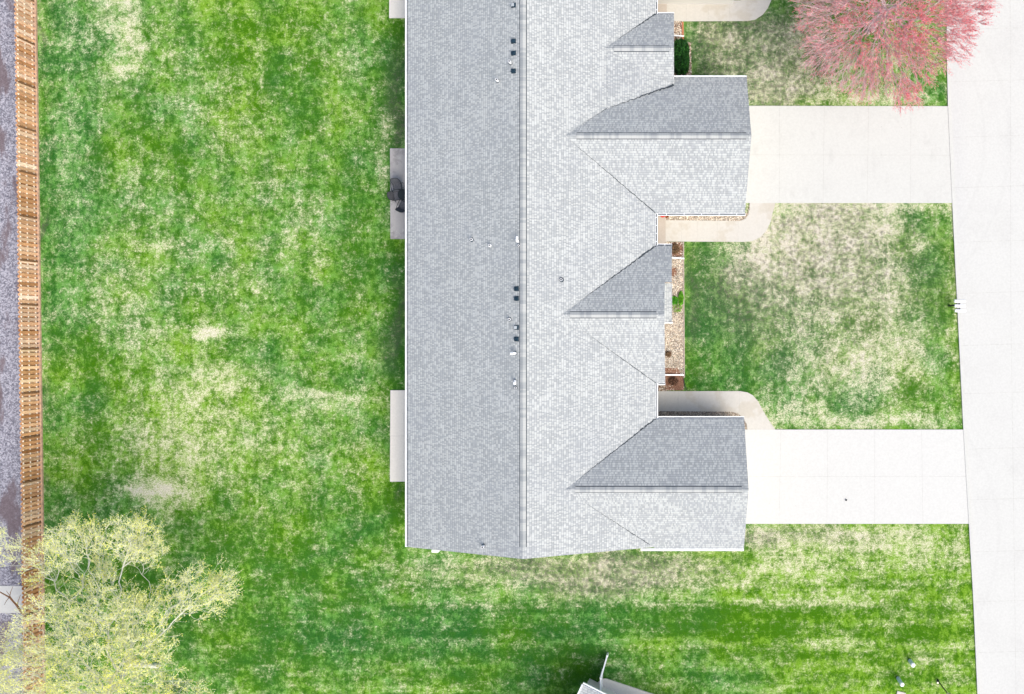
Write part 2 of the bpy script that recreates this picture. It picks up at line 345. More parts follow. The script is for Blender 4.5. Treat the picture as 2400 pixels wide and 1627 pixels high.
YEL = [(1950,1420,280,160,.35),(420,950,160,150,.25),(420,1000,110,110,.35),(700,60,100,60,.2),(840,1080,60,60,.3),(1950,1350,250,130,.6),(2150,1400,60,200,.5),(1990,1530,170,50,.5),(1780,1420,120,60,.35),(2170,700,14,200,.5),
 (2060,870,40,60,.5),(1960,730,40,30,.4),(1850,140,60,60,.4),(1880,230,80,16,.5),(560,100,160,80,.2),(600,300,120,80,.15),(1600,700,40,60,-.2),(1680,600,80,80,-.25),(1700,800,120,100,-.3),
 (1900,900,200,60,-.2),(1700,120,120,80,-.3),(150,300,60,200,-.35),(180,80,60,60,-.3),(1400,1400,200,40,-.3),(1600,1540,200,40,-.25),(900,1450,200,80,-.25),(130,600,60,200,-.2),
 (1640,1260,60,60,.3),(640,1200,100,60,.1),(160,1130,100,60,-.2),(240,1500,200,100,.1),(860,200,60,200,-.1)]
BARE = [(1880,600,270,150,.42),(1900,850,260,110,.18),(1750,130,190,110,.42),(1250,1295,330,40,.3),(1850,1215,200,26,.3),(1680,110,24,20,.7),(1745,125,22,16,.7),(1700,70,40,20,.3),(1700,150,90,60,.22),(1620,80,50,30,.15),(1830,185,30,26,.5),(1770,190,40,40,.35),(1750,90,60,40,.25),(1600,110,10,50,.3),(1900,480,60,20,.3),(1940,570,30,30,.35),
 (1890,600,60,40,.3),(1790,510,30,12,.5),(1700,480,20,20,.2),(1680,640,40,30,.3),(1400,1300,60,40,.35),(1200,1290,80,20,.3),(1340,1330,80,40,.3),(1480,1290,60,30,.3),(1680,700,100,60,.15),
 (900,200,24,100,.35),(880,800,30,60,.25),(902,300,14,40,.35),(905,700,12,100,.35),(905,1120,10,30,.3),(90,60,6,60,.5),(92,520,7,30,.6),(92,980,7,300,.35),(270,30,60,20,.2),(400,1555,30,22,.5),
 (1570,700,8,130,.2),(1700,1215,60,16,.25),(1610,1300,60,40,.15),(130,60,10,60,.2)]
def blobs(L, X, Y):
    out = np.zeros_like(X)
    for (x, y, rx, ry, s) in L:
        d = ((X - x * K) / (rx * K * 1.15)) ** 2 + ((Y - y * K) / (ry * K * 1.15)) ** 2
        out += s * np.exp(-d * .9)
    return out
def lawnmap(X, Y):       # world arrays -> rgba
    PX = X * FPX / CAM_H + NX; PY = -Y * FPX / CAM_H + NY
    # ragged edges: warp the coordinates a little
    wx = 8 * np.sin(PY * .031 + 1.3) + 6 * np.sin(PX * .047 + PY * .061); wy = 5 * np.sin(PX * .027 + .5) + 4 * np.sin(PY * .053 - PX * .039)
    A, B = PX + wx, PY + wy
    s = .27 + .56 * np.tanh(blobs(STRAW, A, B) * 1.2); l = .55 * np.tanh(1.5 * blobs(LUSH_SHADE, A, B)); yv = .05 + blobs(YEL, A, B); b = .25 + blobs(BARE, A, B)
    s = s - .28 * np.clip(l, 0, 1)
    low = (PY > 1330) & (PX > 900)                       # mowing passes run across the lower lawn
    s = s + np.where(low, .05 * np.sin(PY * .13 + .3 * np.sin(PX * .006)), .03 * np.sin(PX * .085))
    l = l + np.where(low, .16 * np.sin(PY * .115 + 1 + .4 * np.sin(PX * .005)), .10 * np.sin(PX * .062 + .5))
    return np.stack([s, l, yv, b], -1)
GX0, GX1, GY0, GY1 = -45.0, 24.0, -26.0, 25.0
nx, ny = 276, 204
gx = np.linspace(GX0, GX1, nx); gy = np.linspace(GY0, GY1, ny)
# outer ring of far ground
gx = np.concatenate([[-600, -200, -80], gx, [60, 200, 600]]); gy = np.concatenate([[-600, -200, -70], gy, [70, 200, 600]])
XX, YY = np.meshgrid(gx, gy)
V = np.stack([XX.ravel(), YY.ravel(), np.zeros(XX.size)], -1); n_ = len(gx)
ii, jj = np.meshgrid(np.arange(n_ - 1), np.arange(len(gy) - 1)); a_ = (jj * n_ + ii).ravel()
F = np.stack([a_, a_ + 1, a_ + n_ + 1, a_ + n_], -1)
lawn = npmesh('lawn', V, F, M['lawn']); tag(lawn, 'patchy green lawn with straw coloured thin turf around the long grey house', kind='structure')
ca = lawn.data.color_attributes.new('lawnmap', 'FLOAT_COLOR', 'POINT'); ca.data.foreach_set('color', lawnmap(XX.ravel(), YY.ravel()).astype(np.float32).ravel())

# ------------------------------------------------------------------ paving
PAVED = []                                               # world polygons without grass
def slab(name, pts, mat, z0, z1, label, joints=(), bed=None):
    """a slab from a pixel outline; joints are pixel lines cut as real grooves filled dark"""
    P = poly(pts, z1); PAVED.append(P)
    mb = MB(); mb.prism(P, z0, z1)
    for (ax, ay, bx, by) in joints:
        a, b = at(ax, ay, z1), at(bx, by, z1); d = (b - a).normalized(); n = Vector((-d.y, d.x, 0)) * .0045
        mb.face([a - n + Vector((0, 0, .004)), b - n + Vector((0, 0, .004)), b + n + Vector((0, 0, .004)), a + n + Vector((0, 0, .004))], mi=1)
    o = mb.build(name, [mat, M['joint']]); tag(o, label, kind='structure'); return o

EDGE = [(2216, -600), (2219, 0), (2219, 120), (2222, 250), (2232, 476), (2243, 700), (2258, 1007), (2271, 1228), (2281, 1400), (2291, 1627), (2330, 2200)]
slab('street', EDGE + [(2800, 2200), (2800, -600)], M['street'], -.02, .03, 'pale concrete street running down the right side',
     joints=[(2219 + (y / 1627) * 72, y, 2800, y - 16) for y in (-60, 70, 192, 322, 440, 568, 688, 810, 923, 1053, 1172, 1294, 1411, 1530, 1650)] + [(2367, -300, 2369, 700), (2369, 700, 2385, 1900)])
slab('kerb', [(x + (0 if i else 0), y) for i, (x, y) in enumerate(EDGE)] + [(x + 7, y) for x, y in EDGE[::-1]], M['drive'], 0, .075, 'low rolled concrete kerb along the street edge')
slab('driveway', [(1690, 248), (2222, 249), (2232, 476), (1690, 476)], M['drive'], -.02, .05, 'weathered off-white concrete driveway of the upper garage',
     joints=[(1827, 249, 1827, 475), (1932, 249, 1929, 475), (2036, 249, 2032, 475), (2135, 249, 2134, 475), (1755, 363, 2227, 364)])
slab('driveway', [(1690, 1007), (2258, 1007), (2271, 1228), (1690, 1228)], M['drive_new'], -.02, .05, 'clean white concrete driveway of the lower garage',
     joints=[(1830, 1008, 1826, 1227), (1940, 1008, 1938, 1227), (2050, 1008, 2050, 1227), (2160, 1008, 2163, 1227), (1755, 1117, 2264, 1117)])
slab('driveway', [(1690, -520), (2219, -520), (2219, -262), (1690, -262)], M['drive'], -.02, .05, 'white concrete driveway of the topmost garage')
slab('walkway', [(1560, 516), (1735, 518), (1747, 513), (1754, 503), (1757, 490), (1757, 476), (1818, 476), (1812, 495), (1806, 520), (1797, 540), (1782, 556), (1764, 565), (1742, 567), (1560, 566)],
     M['walk'], -.02, .055, 'cream concrete walk curving from the upper driveway to the porch', joints=[(1597, 517, 1597, 566), (1634, 517, 1634, 566), (1681, 517, 1681, 566), (1730, 517, 1730, 567)])
slab('walkway', [(1541, 917), (1735, 917), (1752, 920), (1765, 927), (1776, 940), (1786, 958), (1796, 976), (1817, 1007), (1752, 1007), (1750, 994), (1742, 980), (1730, 969), (1712, 965), (1541, 964)],
     M['walk'], -.02, .055, 'cream concrete walk curving from the lower driveway to the porch', joints=[(1590, 917, 1589, 964), (1638, 917, 1638, 964), (1686, 917, 1686, 964), (1733, 918, 1733, 968), (1755, 1006, 1815, 1006)])
slab('walkway', [(1563, 1), (1735, 1), (1742, -6), (1745, -20), (1745, -262), (1812, -262), (1812, -40), (1808, 0), (1800, 18), (1788, 34), (1770, 46), (1750, 49), (1563, 50)],
     M['walk'], -.02, .055, 'cream concrete walk at the top edge of the lawn', joints=[(1609, 1, 1609, 50), (1660, 1, 1660, 50), (1710, 1, 1710, 50)])
slab('porch_slab', [(1490, 503), (1560, 503), (1560, 577), (1490, 577)], M['porch'], -.02, .14, 'pinkish concrete porch step by the curved upper walk')
slab('porch_slab', [(1490, 905), (1541, 905), (1541, 975), (1490, 975)], M['porch'], -.02, .14, 'narrow beige porch step by the lower walk')
slab('porch_slab', [(1490, -60), (1563, -60), (1563, 36), (1490, 36)], M['porch'], -.02, .14, 'beige concrete porch step beside the topmost walk')
slab('patio', [(912, -174), (1010, -174), (1010, 42), (912, 42)], M['patio'], -.02, .09, 'light concrete back patio at the top edge')
slab('patio', [(914, 348), (1010, 348), (1010, 560), (915, 560)], M['patio_old'], -.02, .09, 'stained grey back patio with dark chairs')
slab('patio', [(915, 915), (1010, 915), (1010, 1129), (914, 1129)], M['patio'], -.02, .09, 'clean light concrete back patio beside the lower eave', joints=[(915, 1022, 1008, 1022)])
slab('gravel_lane', [(-900, -600), (62, -600), (80, 0), (86, 400), (90, 700), (94, 1100), (97, 1500), (105, 2200), (-900, 2200)], M['lane'], -.03, .014, 'bluish grey gravel lane beyond the wooden fence')
slab('concrete_pad', [(-120, 1372), (97, 1374), (97, 1437), (-120, 1437)], M['drive_new'], -.02, .04, 'white concrete pad beyond the fence under the tree')

# ------------------------------------------------------------------ rock beds
def inpoly(P, X, Y):
    ins = np.zeros(X.shape, bool); n = len(P)
    for i in range(n):
        x1, y1 = P[i]; x2, y2 = P[(i + 1) % n]
        c = ((y1 > Y) != (y2 > Y)) & (X < (x2 - x1) * (Y - y1) / ((y2 - y1) or 1e-9) + x1)
        ins ^= c
    return ins
OCT = np.array([(1, 0, 0), (.3, .95, 0), (-.8, .6, 0), (-.8, -.6, 0), (.3, -.95, 0), (0, 0, .75), (0, 0, -.75)], float)
OF = np.array([(0, 1, 5), (1, 2, 5), (2, 3, 5), (3, 4, 5), (4, 0, 5), (1, 0, 6), (2, 1, 6), (3, 2, 6), (4, 3, 6), (0, 4, 6)])
def bed(pts, label, dens=330, base='soil', cols=((.74, .65, .52), (.80, .75, .66), (.55, .45, .35), (.38, .34, .30), (.68, .56, .45)), size=.035, name='rock_bed', mulch=()):
    P = poly(pts, .02); PAVED.append(P); mb = MB(); mb.prism(P, -.02, .02)
    root = empty(name, (*P[0], 0)); tag(root, label, kind='stuff')
    mb.build('soil', M[base], root)
    xs = [p[0] for p in P]; ys = [p[1] for p in P]; area = (max(xs) - min(xs)) * (max(ys) - min(ys)); n = int(area * dens)
    X = RNG.uniform(min(xs), max(xs), n); Y = RNG.uniform(min(ys), max(ys), n); k = inpoly(P, X, Y)
    for (mx, my, mr) in mulch:
        c = at(mx, my, 0); k &= ((X - c.x) ** 2 + (Y - c.y) ** 2) > (mr * (1 + .35 * RNG.normal(size=n))) ** 2
    X, Y = X[k], Y[k]; n = len(X)
    R = size * RNG.uniform(.6, 1.5, n); A = RNG.uniform(0, 6.28, n); sq = RNG.uniform(.6, 1, n)
    lx = OCT[None, :, 0] * R[:, None]; ly = OCT[None, :, 1] * (R * sq)[:, None]; lz = OCT[None, :, 2] * (R * .7)[:, None]
    ca_, sa_ = np.cos(A)[:, None], np.sin(A)[:, None]
    Vv = np.stack([X[:, None] + lx * ca_ - ly * sa_, Y[:, None] + lx * sa_ + ly * ca_, .025 + lz + R[:, None] * .3], -1).reshape(-1, 3)
    Ff = (OF[None] + (np.arange(n) * 7)[:, None, None]).reshape(-1, 3)
    C = np.array(cols)[RNG.integers(0, len(cols), n)] * RNG.uniform(.75, 1.2, (n, 1))
    npmesh('stones', Vv, Ff, M['stone'], np.repeat(C, 7, 0), root)
    for (mx, my, mr) in mulch:
        c = at(mx, my, 0); m2 = MB()
        m2.prism([q for q in [(c.x + mr * 1.0 * math.cos(t_ * .5236) * (1 + .12 * math.sin(5 * t_)), c.y + mr * math.sin(t_ * .5236) * (1 + .1 * math.cos(3 * t_))) for t_ in range(12)]], .0, .03)
        # keep the mulch inside the bed
        m2b = MB()
        pts2 = [(min(max(x, min(xs) + .02), max(xs) - .02), min(max(y, min(ys) + .02), max(ys) - .02)) for (x, y, z) in [v for v in m2.v[:12]]]
        zz = .024 + .006 * mulch.index((mx, my, mr)); m2b.prism(pts2, .0, zz); m2b.build('mulch', M['mulch'], root)
    return root
bed([(1515, 567), (1601, 567), (1602, 740), (1603, 914), (1560, 916), (1515, 916)], 'cream river rock bed between house front and the middle lawn', 620, size=.03,
    mulch=((1585, 585, .55), (1577, 637, .3), (1567, 830, .22), (1575, 888, .75), (1592, 900, .5)))
bed([(1545, 502), (1752, 500), (1754, 490), (1757, 476), (1757, 490), (1754, 503), (1747, 513), (1735, 518), (1560, 516), (1545, 516)], 'narrow rock strip between upper walk and garage', 560, size=.03)
bed([(1541, 964), (1712, 965), (1730, 969), (1742, 980), (1750, 994), (1752, 1007), (1740, 1007), (1740, 985), (1541, 985)], 'narrow rock strip between lower walk and garage', 560, size=.03,
    cols=((.55, .46, .36), (.62, .55, .45), (.30, .24, .2), (.22, .2, .19)))
bed([(1555, 50), (1601, 50), (1602, 98), (1619, 100), (1621, 180), (1555, 182)], 'reddish mulch and rock bed around the evergreen shrub', 420, 'mulch', size=.034)
bed([(1541, 905), (1562, 905), (1562, 917), (1541, 917)], 'small brown rock patch at corner of lower porch', 500, 'mulch', cols=((.3, .2, .13), (.45, .35, .25), (.2, .13, .1)))
# edging
mb = MB()
for a, b in (((1602, 567), (1603, 740)), ((1603, 740), (1604, 885))): mb.bar(at(*a, .03), at(*b, .03), .07, .1)
tag(mb.build('lawn_edging', M['edging']), 'thin pale edging between rock bed and middle lawn', 'edging')
mb = MB(); pts = [(1603, 888), (1604, 900), (1607, 908), (1609, 915)]
for a, b in zip(pts, pts[1:]): mb.bar(at(*a, .05), at(*b, .05), .035, .14)
tag(mb.build('lawn_edging', M['black']), 'black plastic edging curling to the lower walk', 'edging')
mb = MB(); mb.bar(at(1600, 52, .03), at(1601, 98, .03), .11, .1)
tag(mb.build('lawn_edging', M['terracotta']), 'reddish brick edging of the upper rock bed', 'edging')

# ------------------------------------------------------------------ the house
ZE = 2.7; SL = 5 / 12.0
XL, XR, XM = at(955, 0, ZE).x, at(1537, 0, ZE).x, None
XM = (XL + XR) / 2; ZR = ZE + (XR - XM) * SL
YB = at(0, 1282, ZE).y; YT = at(0, -560, ZE).y
PAVED.append([(XL + .5, YB + .5), (XR, YB + .5), (XR, YT), (XL + .5, YT)])
house = empty('house', (XM, (YB + YT) / 2, 0))
tag(house, 'long grey shingled house with front gables, two garages and white gutters', 'house')

def roof_part(name, quads, parent, thick=.13):
    """quads: list of (points, udir, eave point, updir) ; each a slope with thickness and metre uvs"""
    mb = MB()
    for P, ud, o0, vd in quads:
        P = [Vector(p) for p in P]; ud = Vector(ud).normalized(); vd = Vector(vd).normalized(); o0 = Vector(o0)
        n = (P[1] - P[0]).cross(P[2] - P[1])
        if n.z < 0: P = P[::-1]
        uv = [((p - o0).dot(ud) + 50, (p - o0).dot(vd) + 5) for p in P]
        mb.face(P, uv); D = Vector((0, 0, -thick)); mb.face([p + D for p in P[::-1]], mi=1)
        for a, b in zip(P, P[1:] + P[:1]): mb.face([a, a + D, b + D, b], mi=2)
    return mb.build(name, [M['shingle'], M['white'], M['white']], parent)
mainroof = roof_part('roof', [
    ([(XL, YB, ZE), (XM, YB, ZR), (XM, YT, ZR), (XL, YT, ZE)], (0, 1, 0), (XL, 0, ZE), (1, 0, SL)),
    ([(XR, YB, ZE), (XM, YB, ZR), (XM, YT, ZR), (XR, YT, ZE)], (0, 1, 0), (XR, 0, ZE), (-1, 0, SL))], house)
def main_z(x): return ZR - abs(x - XM) * SL
def main_x(z): return XM + (ZR - z) / SL

def ridge_cap(a, b, n, parent, w=.17, slope=SL, lift=.035):
    """a,b: ridge end points; n: unit vector across the ridge"""
    a, b, n = Vector(a), Vector(b), Vector(n); L = (b - a).length; mb = MB(); up = Vector((0, 0, lift)); k = slope
    for s in (-1, 1):
        e = n * s * w + Vector((0, 0, -w * k))
        P = [a + up, b + up, b + e + up, a + e + up]; uv = [(0, 0), (L, 0), (L, w), (0, w)]
        if s > 0: P = P[::-1]; uv = uv[::-1]
        nn = (P[1] - P[0]).cross(P[2] - P[1])
        if nn.z < 0: P = P[::-1]; uv = uv[::-1]
        mb.face(P, uv)
        # dark vent slot under each edge
        e2 = n * s * (w + .035) + Vector((0, 0, -(w + .035) * k)) + Vector((0, 0, .004)); q = Vector((0, 0, .008)); q2 = Vector((0, 0, lift - .006))
        S_ = [a + e * .96 + q2, b + e * .96 + q2, b + e2 + q, a + e2 + q]
        if ((S_[1] - S_[0]).cross(S_[2] - S_[1])).z < 0: S_ = S_[::-1]
        mb.face(S_, mi=1)
    for p in (a, b):
        e = n * w + Vector((0, 0, -w * k)); f = -n * w + Vector((0, 0, -w * k)); mb.face([p + f, p + e, p + e + up, p + up, p + f + up], mi=1)
    return mb.build('ridge_cap', [M['cap'], M['gap']], parent)
ridge_cap((XM, at(0, 1283, ZR).y, ZR), (XM, YT + .3, ZR), (1, 0, 0), mainroof, .175)

def cross_gable(name, pyu, pyl, pyr, zr, xf, tip=True, fronts=None):
    """gable roof running out to the right; returns its object. pyu/pyl eave pixel rows, pyr ridge row, xf front x (eaves), fronts: (upper, ridge, lower) x"""
    yu, yl, yr = at(0, pyu, ZE).y, at(0, pyl, ZE).y, at(0, pyr, zr).y
    fu, fr, fl = fronts or (xf, xf, xf); xt = main_x(zr)
    su, sl_ = (zr - ZE) / (yu - yr), (zr - ZE) / (yr - yl)
    o = roof_part(name, [
        ([(XR, yu, ZE), (fu, yu, ZE), (fr, yr, zr), (xt, yr, zr)], (1, 0, 0), (0, yu, ZE), (0, -1, su)),
        ([(XR, yl, ZE), (fl, yl, ZE), (fr, yr, zr), (xt, yr, zr)], (1, 0, 0), (0, yl, ZE), (0, 1, sl_))], house)
    return o, yu, yr, yl
g1, g1u, g1r, g1l = cross_gable('garage_roof', 181, 500, 318, 4.88, 3.8, fronts=(3.87, 4.0, 3.77))
g2, g2u, g2r, g2l = cross_gable('garage_roof', 981, 1286, 1148, 4.88, 3.7, fronts=(3.72, 3.84, 3.70))
g3, g3u, g3r, g3l = cross_gable('garage_roof', -322, -8, -170, 4.88, 3.7)
ga, gau, gar, gal = cross_gable('gable_roof', 33, 223, 113, 3.95, -.52)
# middle gable: the upper slope steps back where the shed roof over the bay begins
zb = 4.96; ybu, ybl, ybr = at(0, 576, ZE).y, at(0, 898, ZE).y, at(0, 738, zb).y; xt = main_x(zb); su = (zb - ZE) / (ybu - ybr)
xo, xi = -.65, -1.06; ystep = at(0, 662, 3.7).y; zs = ZE + (ybu - ystep) * su
gb = roof_part('gable_roof', [
    ([(XR, ybu, ZE), (xo, ybu, ZE), (xo, ystep, zs), (xi, ystep, zs), (xi, ybr, zb), (xt, ybr, zb)], (1, 0, 0), (0, ybu, ZE), (0, -1, su)),
    ([(XR, ybl, ZE), (xi, ybl, ZE), (xi, ybr, zb), (xt, ybr, zb)], (1, 0, 0), (0, ybl, ZE), (0, 1, (zb - ZE) / (ybr - ybl)))], house)
yq0, yq1 = at(0, 664, 2.9).y, at(0, 755, 2.9).y
roof_part('bay_roof', [([(xi - .3, yq0, 3.02), (xi - .3, yq1, 3.02), (-.64, yq1, 2.80), (-.64, yq0, 2.80)], (0, 1, 0), (0, 0, 2.8), (-1, 0, .33))], house)
mb = MB(); mb.box(((xi - .64) / 2 + .02, yq1 - .045, 2.85), (.5, .07, .16)); mb.build('fascia', M['white'], house)
ridge_cap((4.0 - .3 + .0, g1r, 4.88), (at(1351, 0, 4.88).x, g1r, 4.88), (0, 1, 0), g1, .165, .55)
ridge_cap((3.45, g2r, 4.88), (at(1348, 0, 4.88).x, g2r, 4.88), (0, 1, 0), g2, .165, .55)
ridge_cap((3.45, g3r, 4.88), (at(1348, 0, 4.88).x, g3r, 4.88), (0, 1, 0), g3, .165, .55)
ridge_cap((at(1568, 0, 3.95).x, gar, 3.95), (at(1439, 0, 3.95).x, gar, 3.95), (0, 1, 0), ga, .165, .5)
ridge_cap((at(1538, 0, zb).x, ybr, zb), (at(1336, 0, zb).x, ybr, zb), (0, 1, 0), gb, .165, .55)
# infill slope behind the small upper gable
def g1z(y): return ZE + (g1u - y) * (4.88 - ZE) / (g1u - g1r)
P2 = Vector((main_x(3.9), g1u - (3.9 - ZE) * (g1u - g1r) / (4.88 - ZE), 3.915)); P1 = Vector((-.53, at(0, 200, 3).y, g1z(at(0, 200, 3).y) + .012))
P3 = Vector((P2.x, gal + (P2.z - ZE) * (gar - gal) / (3.95 - ZE), P2.z + .01)); sl_i = (P2.z - P1.z) / (P1.x - P2.x)
roof_part('valley_infill', [([P2, P1, P3], (0, 1, 0), P1, (-1, 0, sl_i))], house, .02)
# valleys: ragged dark strips painted in as the shade where slopes meet
def valley_shade(a, b, w, parent, seed):
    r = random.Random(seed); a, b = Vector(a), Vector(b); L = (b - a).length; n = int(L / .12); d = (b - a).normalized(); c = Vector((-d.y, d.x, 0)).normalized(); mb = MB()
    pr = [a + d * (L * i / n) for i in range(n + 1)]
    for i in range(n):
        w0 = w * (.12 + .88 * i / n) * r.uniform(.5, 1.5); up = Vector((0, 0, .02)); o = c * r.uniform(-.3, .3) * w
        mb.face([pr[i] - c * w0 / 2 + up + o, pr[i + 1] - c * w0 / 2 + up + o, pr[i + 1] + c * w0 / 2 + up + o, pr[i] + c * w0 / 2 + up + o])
    return mb.build('valley_shade', M['gap'], parent)
valley_shade((main_x(4.7), g1r + .36, 4.7), (P2.x, P2.y, 3.92), .02, g1, 1); valley_shade(P2 + Vector((0, 0, .01)), P1 + Vector((0, 0, .03)), .09, g1, 2)
valley_shade((main_x(4.75), g1r - .26, 4.75), (XR, g1l, ZE), .05, g1, 3)
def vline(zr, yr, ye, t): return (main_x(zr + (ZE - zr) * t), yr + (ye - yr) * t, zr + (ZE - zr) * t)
valley_shade(vline(4.88, g2r, g2u, .15), vline(4.88, g2r, g2u, 1), .085, g2, 4); valley_shade(vline(4.88, g2r, g2l, .22), vline(4.88, g2r, g2l, .93), .045, g2, 5)
valley_shade(vline(zb, ybr, ybu, .2), vline(zb, ybr, ybu, 1), .10, gb, 6); valley_shade(vline(zb, ybr, ybl, .22), vline(zb, ybr, ybl, 1), .045, gb, 7)
valley_shade(vline(3.95, gar, gau, .2), vline(3.95, gar, gau, 1), .08, ga, 8)

# gutters: open troughs with an outer lip and straps
def gutter(a, b, out, lip=.035, w=.13, straps=0, parent=house, ends=True):
    a, b, out = Vector(a), Vector(b), Vector(out); d = (b - a).normalized(); L = (b - a).length; mb = MB(); c = (a + b) / 2
    def bx(o, z, wo, hz, mi=0, ln=None, along=0):
        R = Matrix((( d.x, out.x, 0), (d.y, out.y, 0), (0, 0, 1)))
        mb.box(c + d * along + out * o + Vector((0, 0, z)), (ln or L, wo, hz), mat=R, mi=mi)
    bx(w / 2, -.16, w, .02); bx(w / 2, -.147, w - .02, .012, 1)
    bx(w - lip / 2, -.045, lip, .02); bx(w - .006, -.10, .012, .10); bx(.006, -.10, .010, .10)
    for i in range(straps): bx(w / 2, -.035, w, .012, 0, .035, -L / 2 + L * (i + .5) / straps)
    if ends:
        bx(w / 2, -.1, w, .13, 0, .012, L / 2); bx(w / 2, -.1, w, .13, 0, .012, -L / 2)
    return mb.build('gutter', [M['white'], M['grime']], parent)
gutter((XL - .0, YB, ZE), (XL, YT, ZE), (-1, 0, 0), .085, .15)
gutter((XR, ybu + .02, ZE), (XR, g1l - .0, ZE), (1, 0, 0), .04, .11, 4); gutter((XR, g2u, ZE), (XR, ybl, ZE), (1, 0, 0), .07, .13, 0)
gutter((XR, gau, ZE), (XR, g3l, ZE), (1, 0, 0), .035, .11, 2)
gutter((XR + .12, g1l, ZE), (3.8, g1l, ZE), (0, -1, 0), .04, .13, 5); gutter((XR + .8, g1u, ZE), (3.87, g1u, ZE), (0, 1, 0), .08, .11)
gutter((XR + .14, g2u, ZE), (3.72, g2u, ZE), (0, 1, 0), .06, .13); gutter((at(1502, 0, ZE).x, g2l, ZE), (3.70, g2l, ZE), (0, -1, 0), .13, .15)
gutter((XR + .12, ybu, ZE), (xo, ybu, ZE), (0, 1, 0), .04, .12, 1); gutter((XR + .14, ybl, ZE), (xi, ybl, ZE), (0, -1, 0), .06, .12)
gutter((XR + .12, gau, ZE), (-.52, gau, ZE), (0, 1, 0), .06, .12)

# walls
def walls(name, x0, x1, y0, y1, gable=None, ridge_z=0):
    mb = MB(); zt = ZE - .14
    mb.prism([(x0, y0), (x1, y0), (x1, y1), (x0, y1)], 0, zt)
    if gable == 'y':      # gables at y ends
        xm = (x0 + x1) / 2
        for y in (y0, y1): mb.face([(x0, y, zt), (x1, y, zt), (xm, y, ridge_z)])
    if gable == 'x':
        ym = (y0 + y1) / 2; mb.face([(x1, y0, zt), (x1, y1, zt), (x1, ym, ridge_z)])
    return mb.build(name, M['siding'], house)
walls('wall', XL + .5, XR - .55, YB + .45, YT - .45, 'y', ZR - .35)
for (u, l, f) in ((g1u, g1l, 3.3), (g2u, g2l, 3.2), (g3u, g3l, 3.2)):
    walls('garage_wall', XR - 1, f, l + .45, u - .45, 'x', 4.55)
    PAVED.append([(XR - 1, l + .4), (f, l + .4), (f, u - .4), (XR - 1, u - .4)])
    ym = (u + l) / 2; gd = MB(); gd.box((f + .01, ym, 1.12), (.06, 4.9, 2.2))
    for k in range(1, 4): gd.box((f + .045, ym, k * .55 + .02), (.012, 4.9, .02), mi=1)
    gd.build('garage_door', [M['door'], M['gap']], house)
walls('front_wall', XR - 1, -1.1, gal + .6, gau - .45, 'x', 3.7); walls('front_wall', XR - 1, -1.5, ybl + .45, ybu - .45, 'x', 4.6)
bm_ = MB(); bm_.box((-1.25, (yq0 + yq1) / 2, 1.6), (.7, abs(yq1 - yq0) - .5, 2.2)); bm_.build('bay', M['siding'], house)
def window(c, w, h, ax):     # ax: outward axis 'x','-x','-y'
    s = {'x': (1, 0), '-x': (-1, 0), '-y': (0, -1), 'y': (0, 1)}[ax]; fr = MB(); gl = MB(); c = Vector(c); t = (s[1] != 0)
    dx, dy = (w, .07) if t else (.07, w)
    for z in (-h / 2, h / 2): fr.box(c + Vector((0, 0, z)), (dx, dy, .09))
    for k in (-1, 0, 1): fr.box(c + Vector(((k * w / 2) if t else 0, 0 if t else k * w / 2, 0)), (.08 if t else .07, .07 if t else .08, h))
    f = fr.build('window', M['white'], house); gl.box(c, (dx - .02 if t else .03, .03 if t else dy - .02, h - .02)); gl.build('pane', M['glass'], f)
window((-.88, (yq0 + yq1) / 2, 1.6), 1.9, 1.3, 'x')
window((-1.48, ybl + 1.6, 1.5), 1.4, 1.3, 'x'); window((-1.08, (gau + gal) / 2 + .3, 1.5), 1.6, 1.3, 'x')
for py in (200, 640, 800, 1200): window((XL + .48, at(0, py).y, 1.5), 1.3, 1.2, '-x')
def door(c, w, h, mat, ax):
    d = MB(); c = Vector(c); d.box(c, (.07, w, h)); o = d.build('door', mat, house)
    k = MB(); k.tube([c + Vector((.05 * ax, w * .38, 0)), c + Vector((.12 * ax, w * .38, 0))], .03); k.build('handle', M['galv'], o)
for y in ((ybu + g1l) / 2, (ybl + g2u) / 2, (gau + g3l) / 2): door((XR - .52, y, 1.17), .95, 2.05, M['door'], 1)
for py in (-70, 454, 1022): door((XL + .48, at(0, py).y, 1.13), 1.8, 2.05, M['glass'], -1)
# downspout extensions lying across the beds
def spout(a, b):
    mb = MB(); A, B = at(*a, .16), at(*b, .09); mb.bar(A, B, .085, .07)
    mb.bar(A + Vector((0, 0, .02)), A + Vector((0, 0, 2.4)), .08, .08)
    return mb.build('downspout', M['pvc'], house)
spout((1558, 82), (1603, 85)); spout((1552, 603), (1604, 606)); spout((1552, 879), (1603, 879))
mb = MB(); mb.box(at(1022, 1290, 1.3) + Vector((0, .0, 0)), (.42, .16, .5)); mb.build('meter_box', M['pvc'], house)

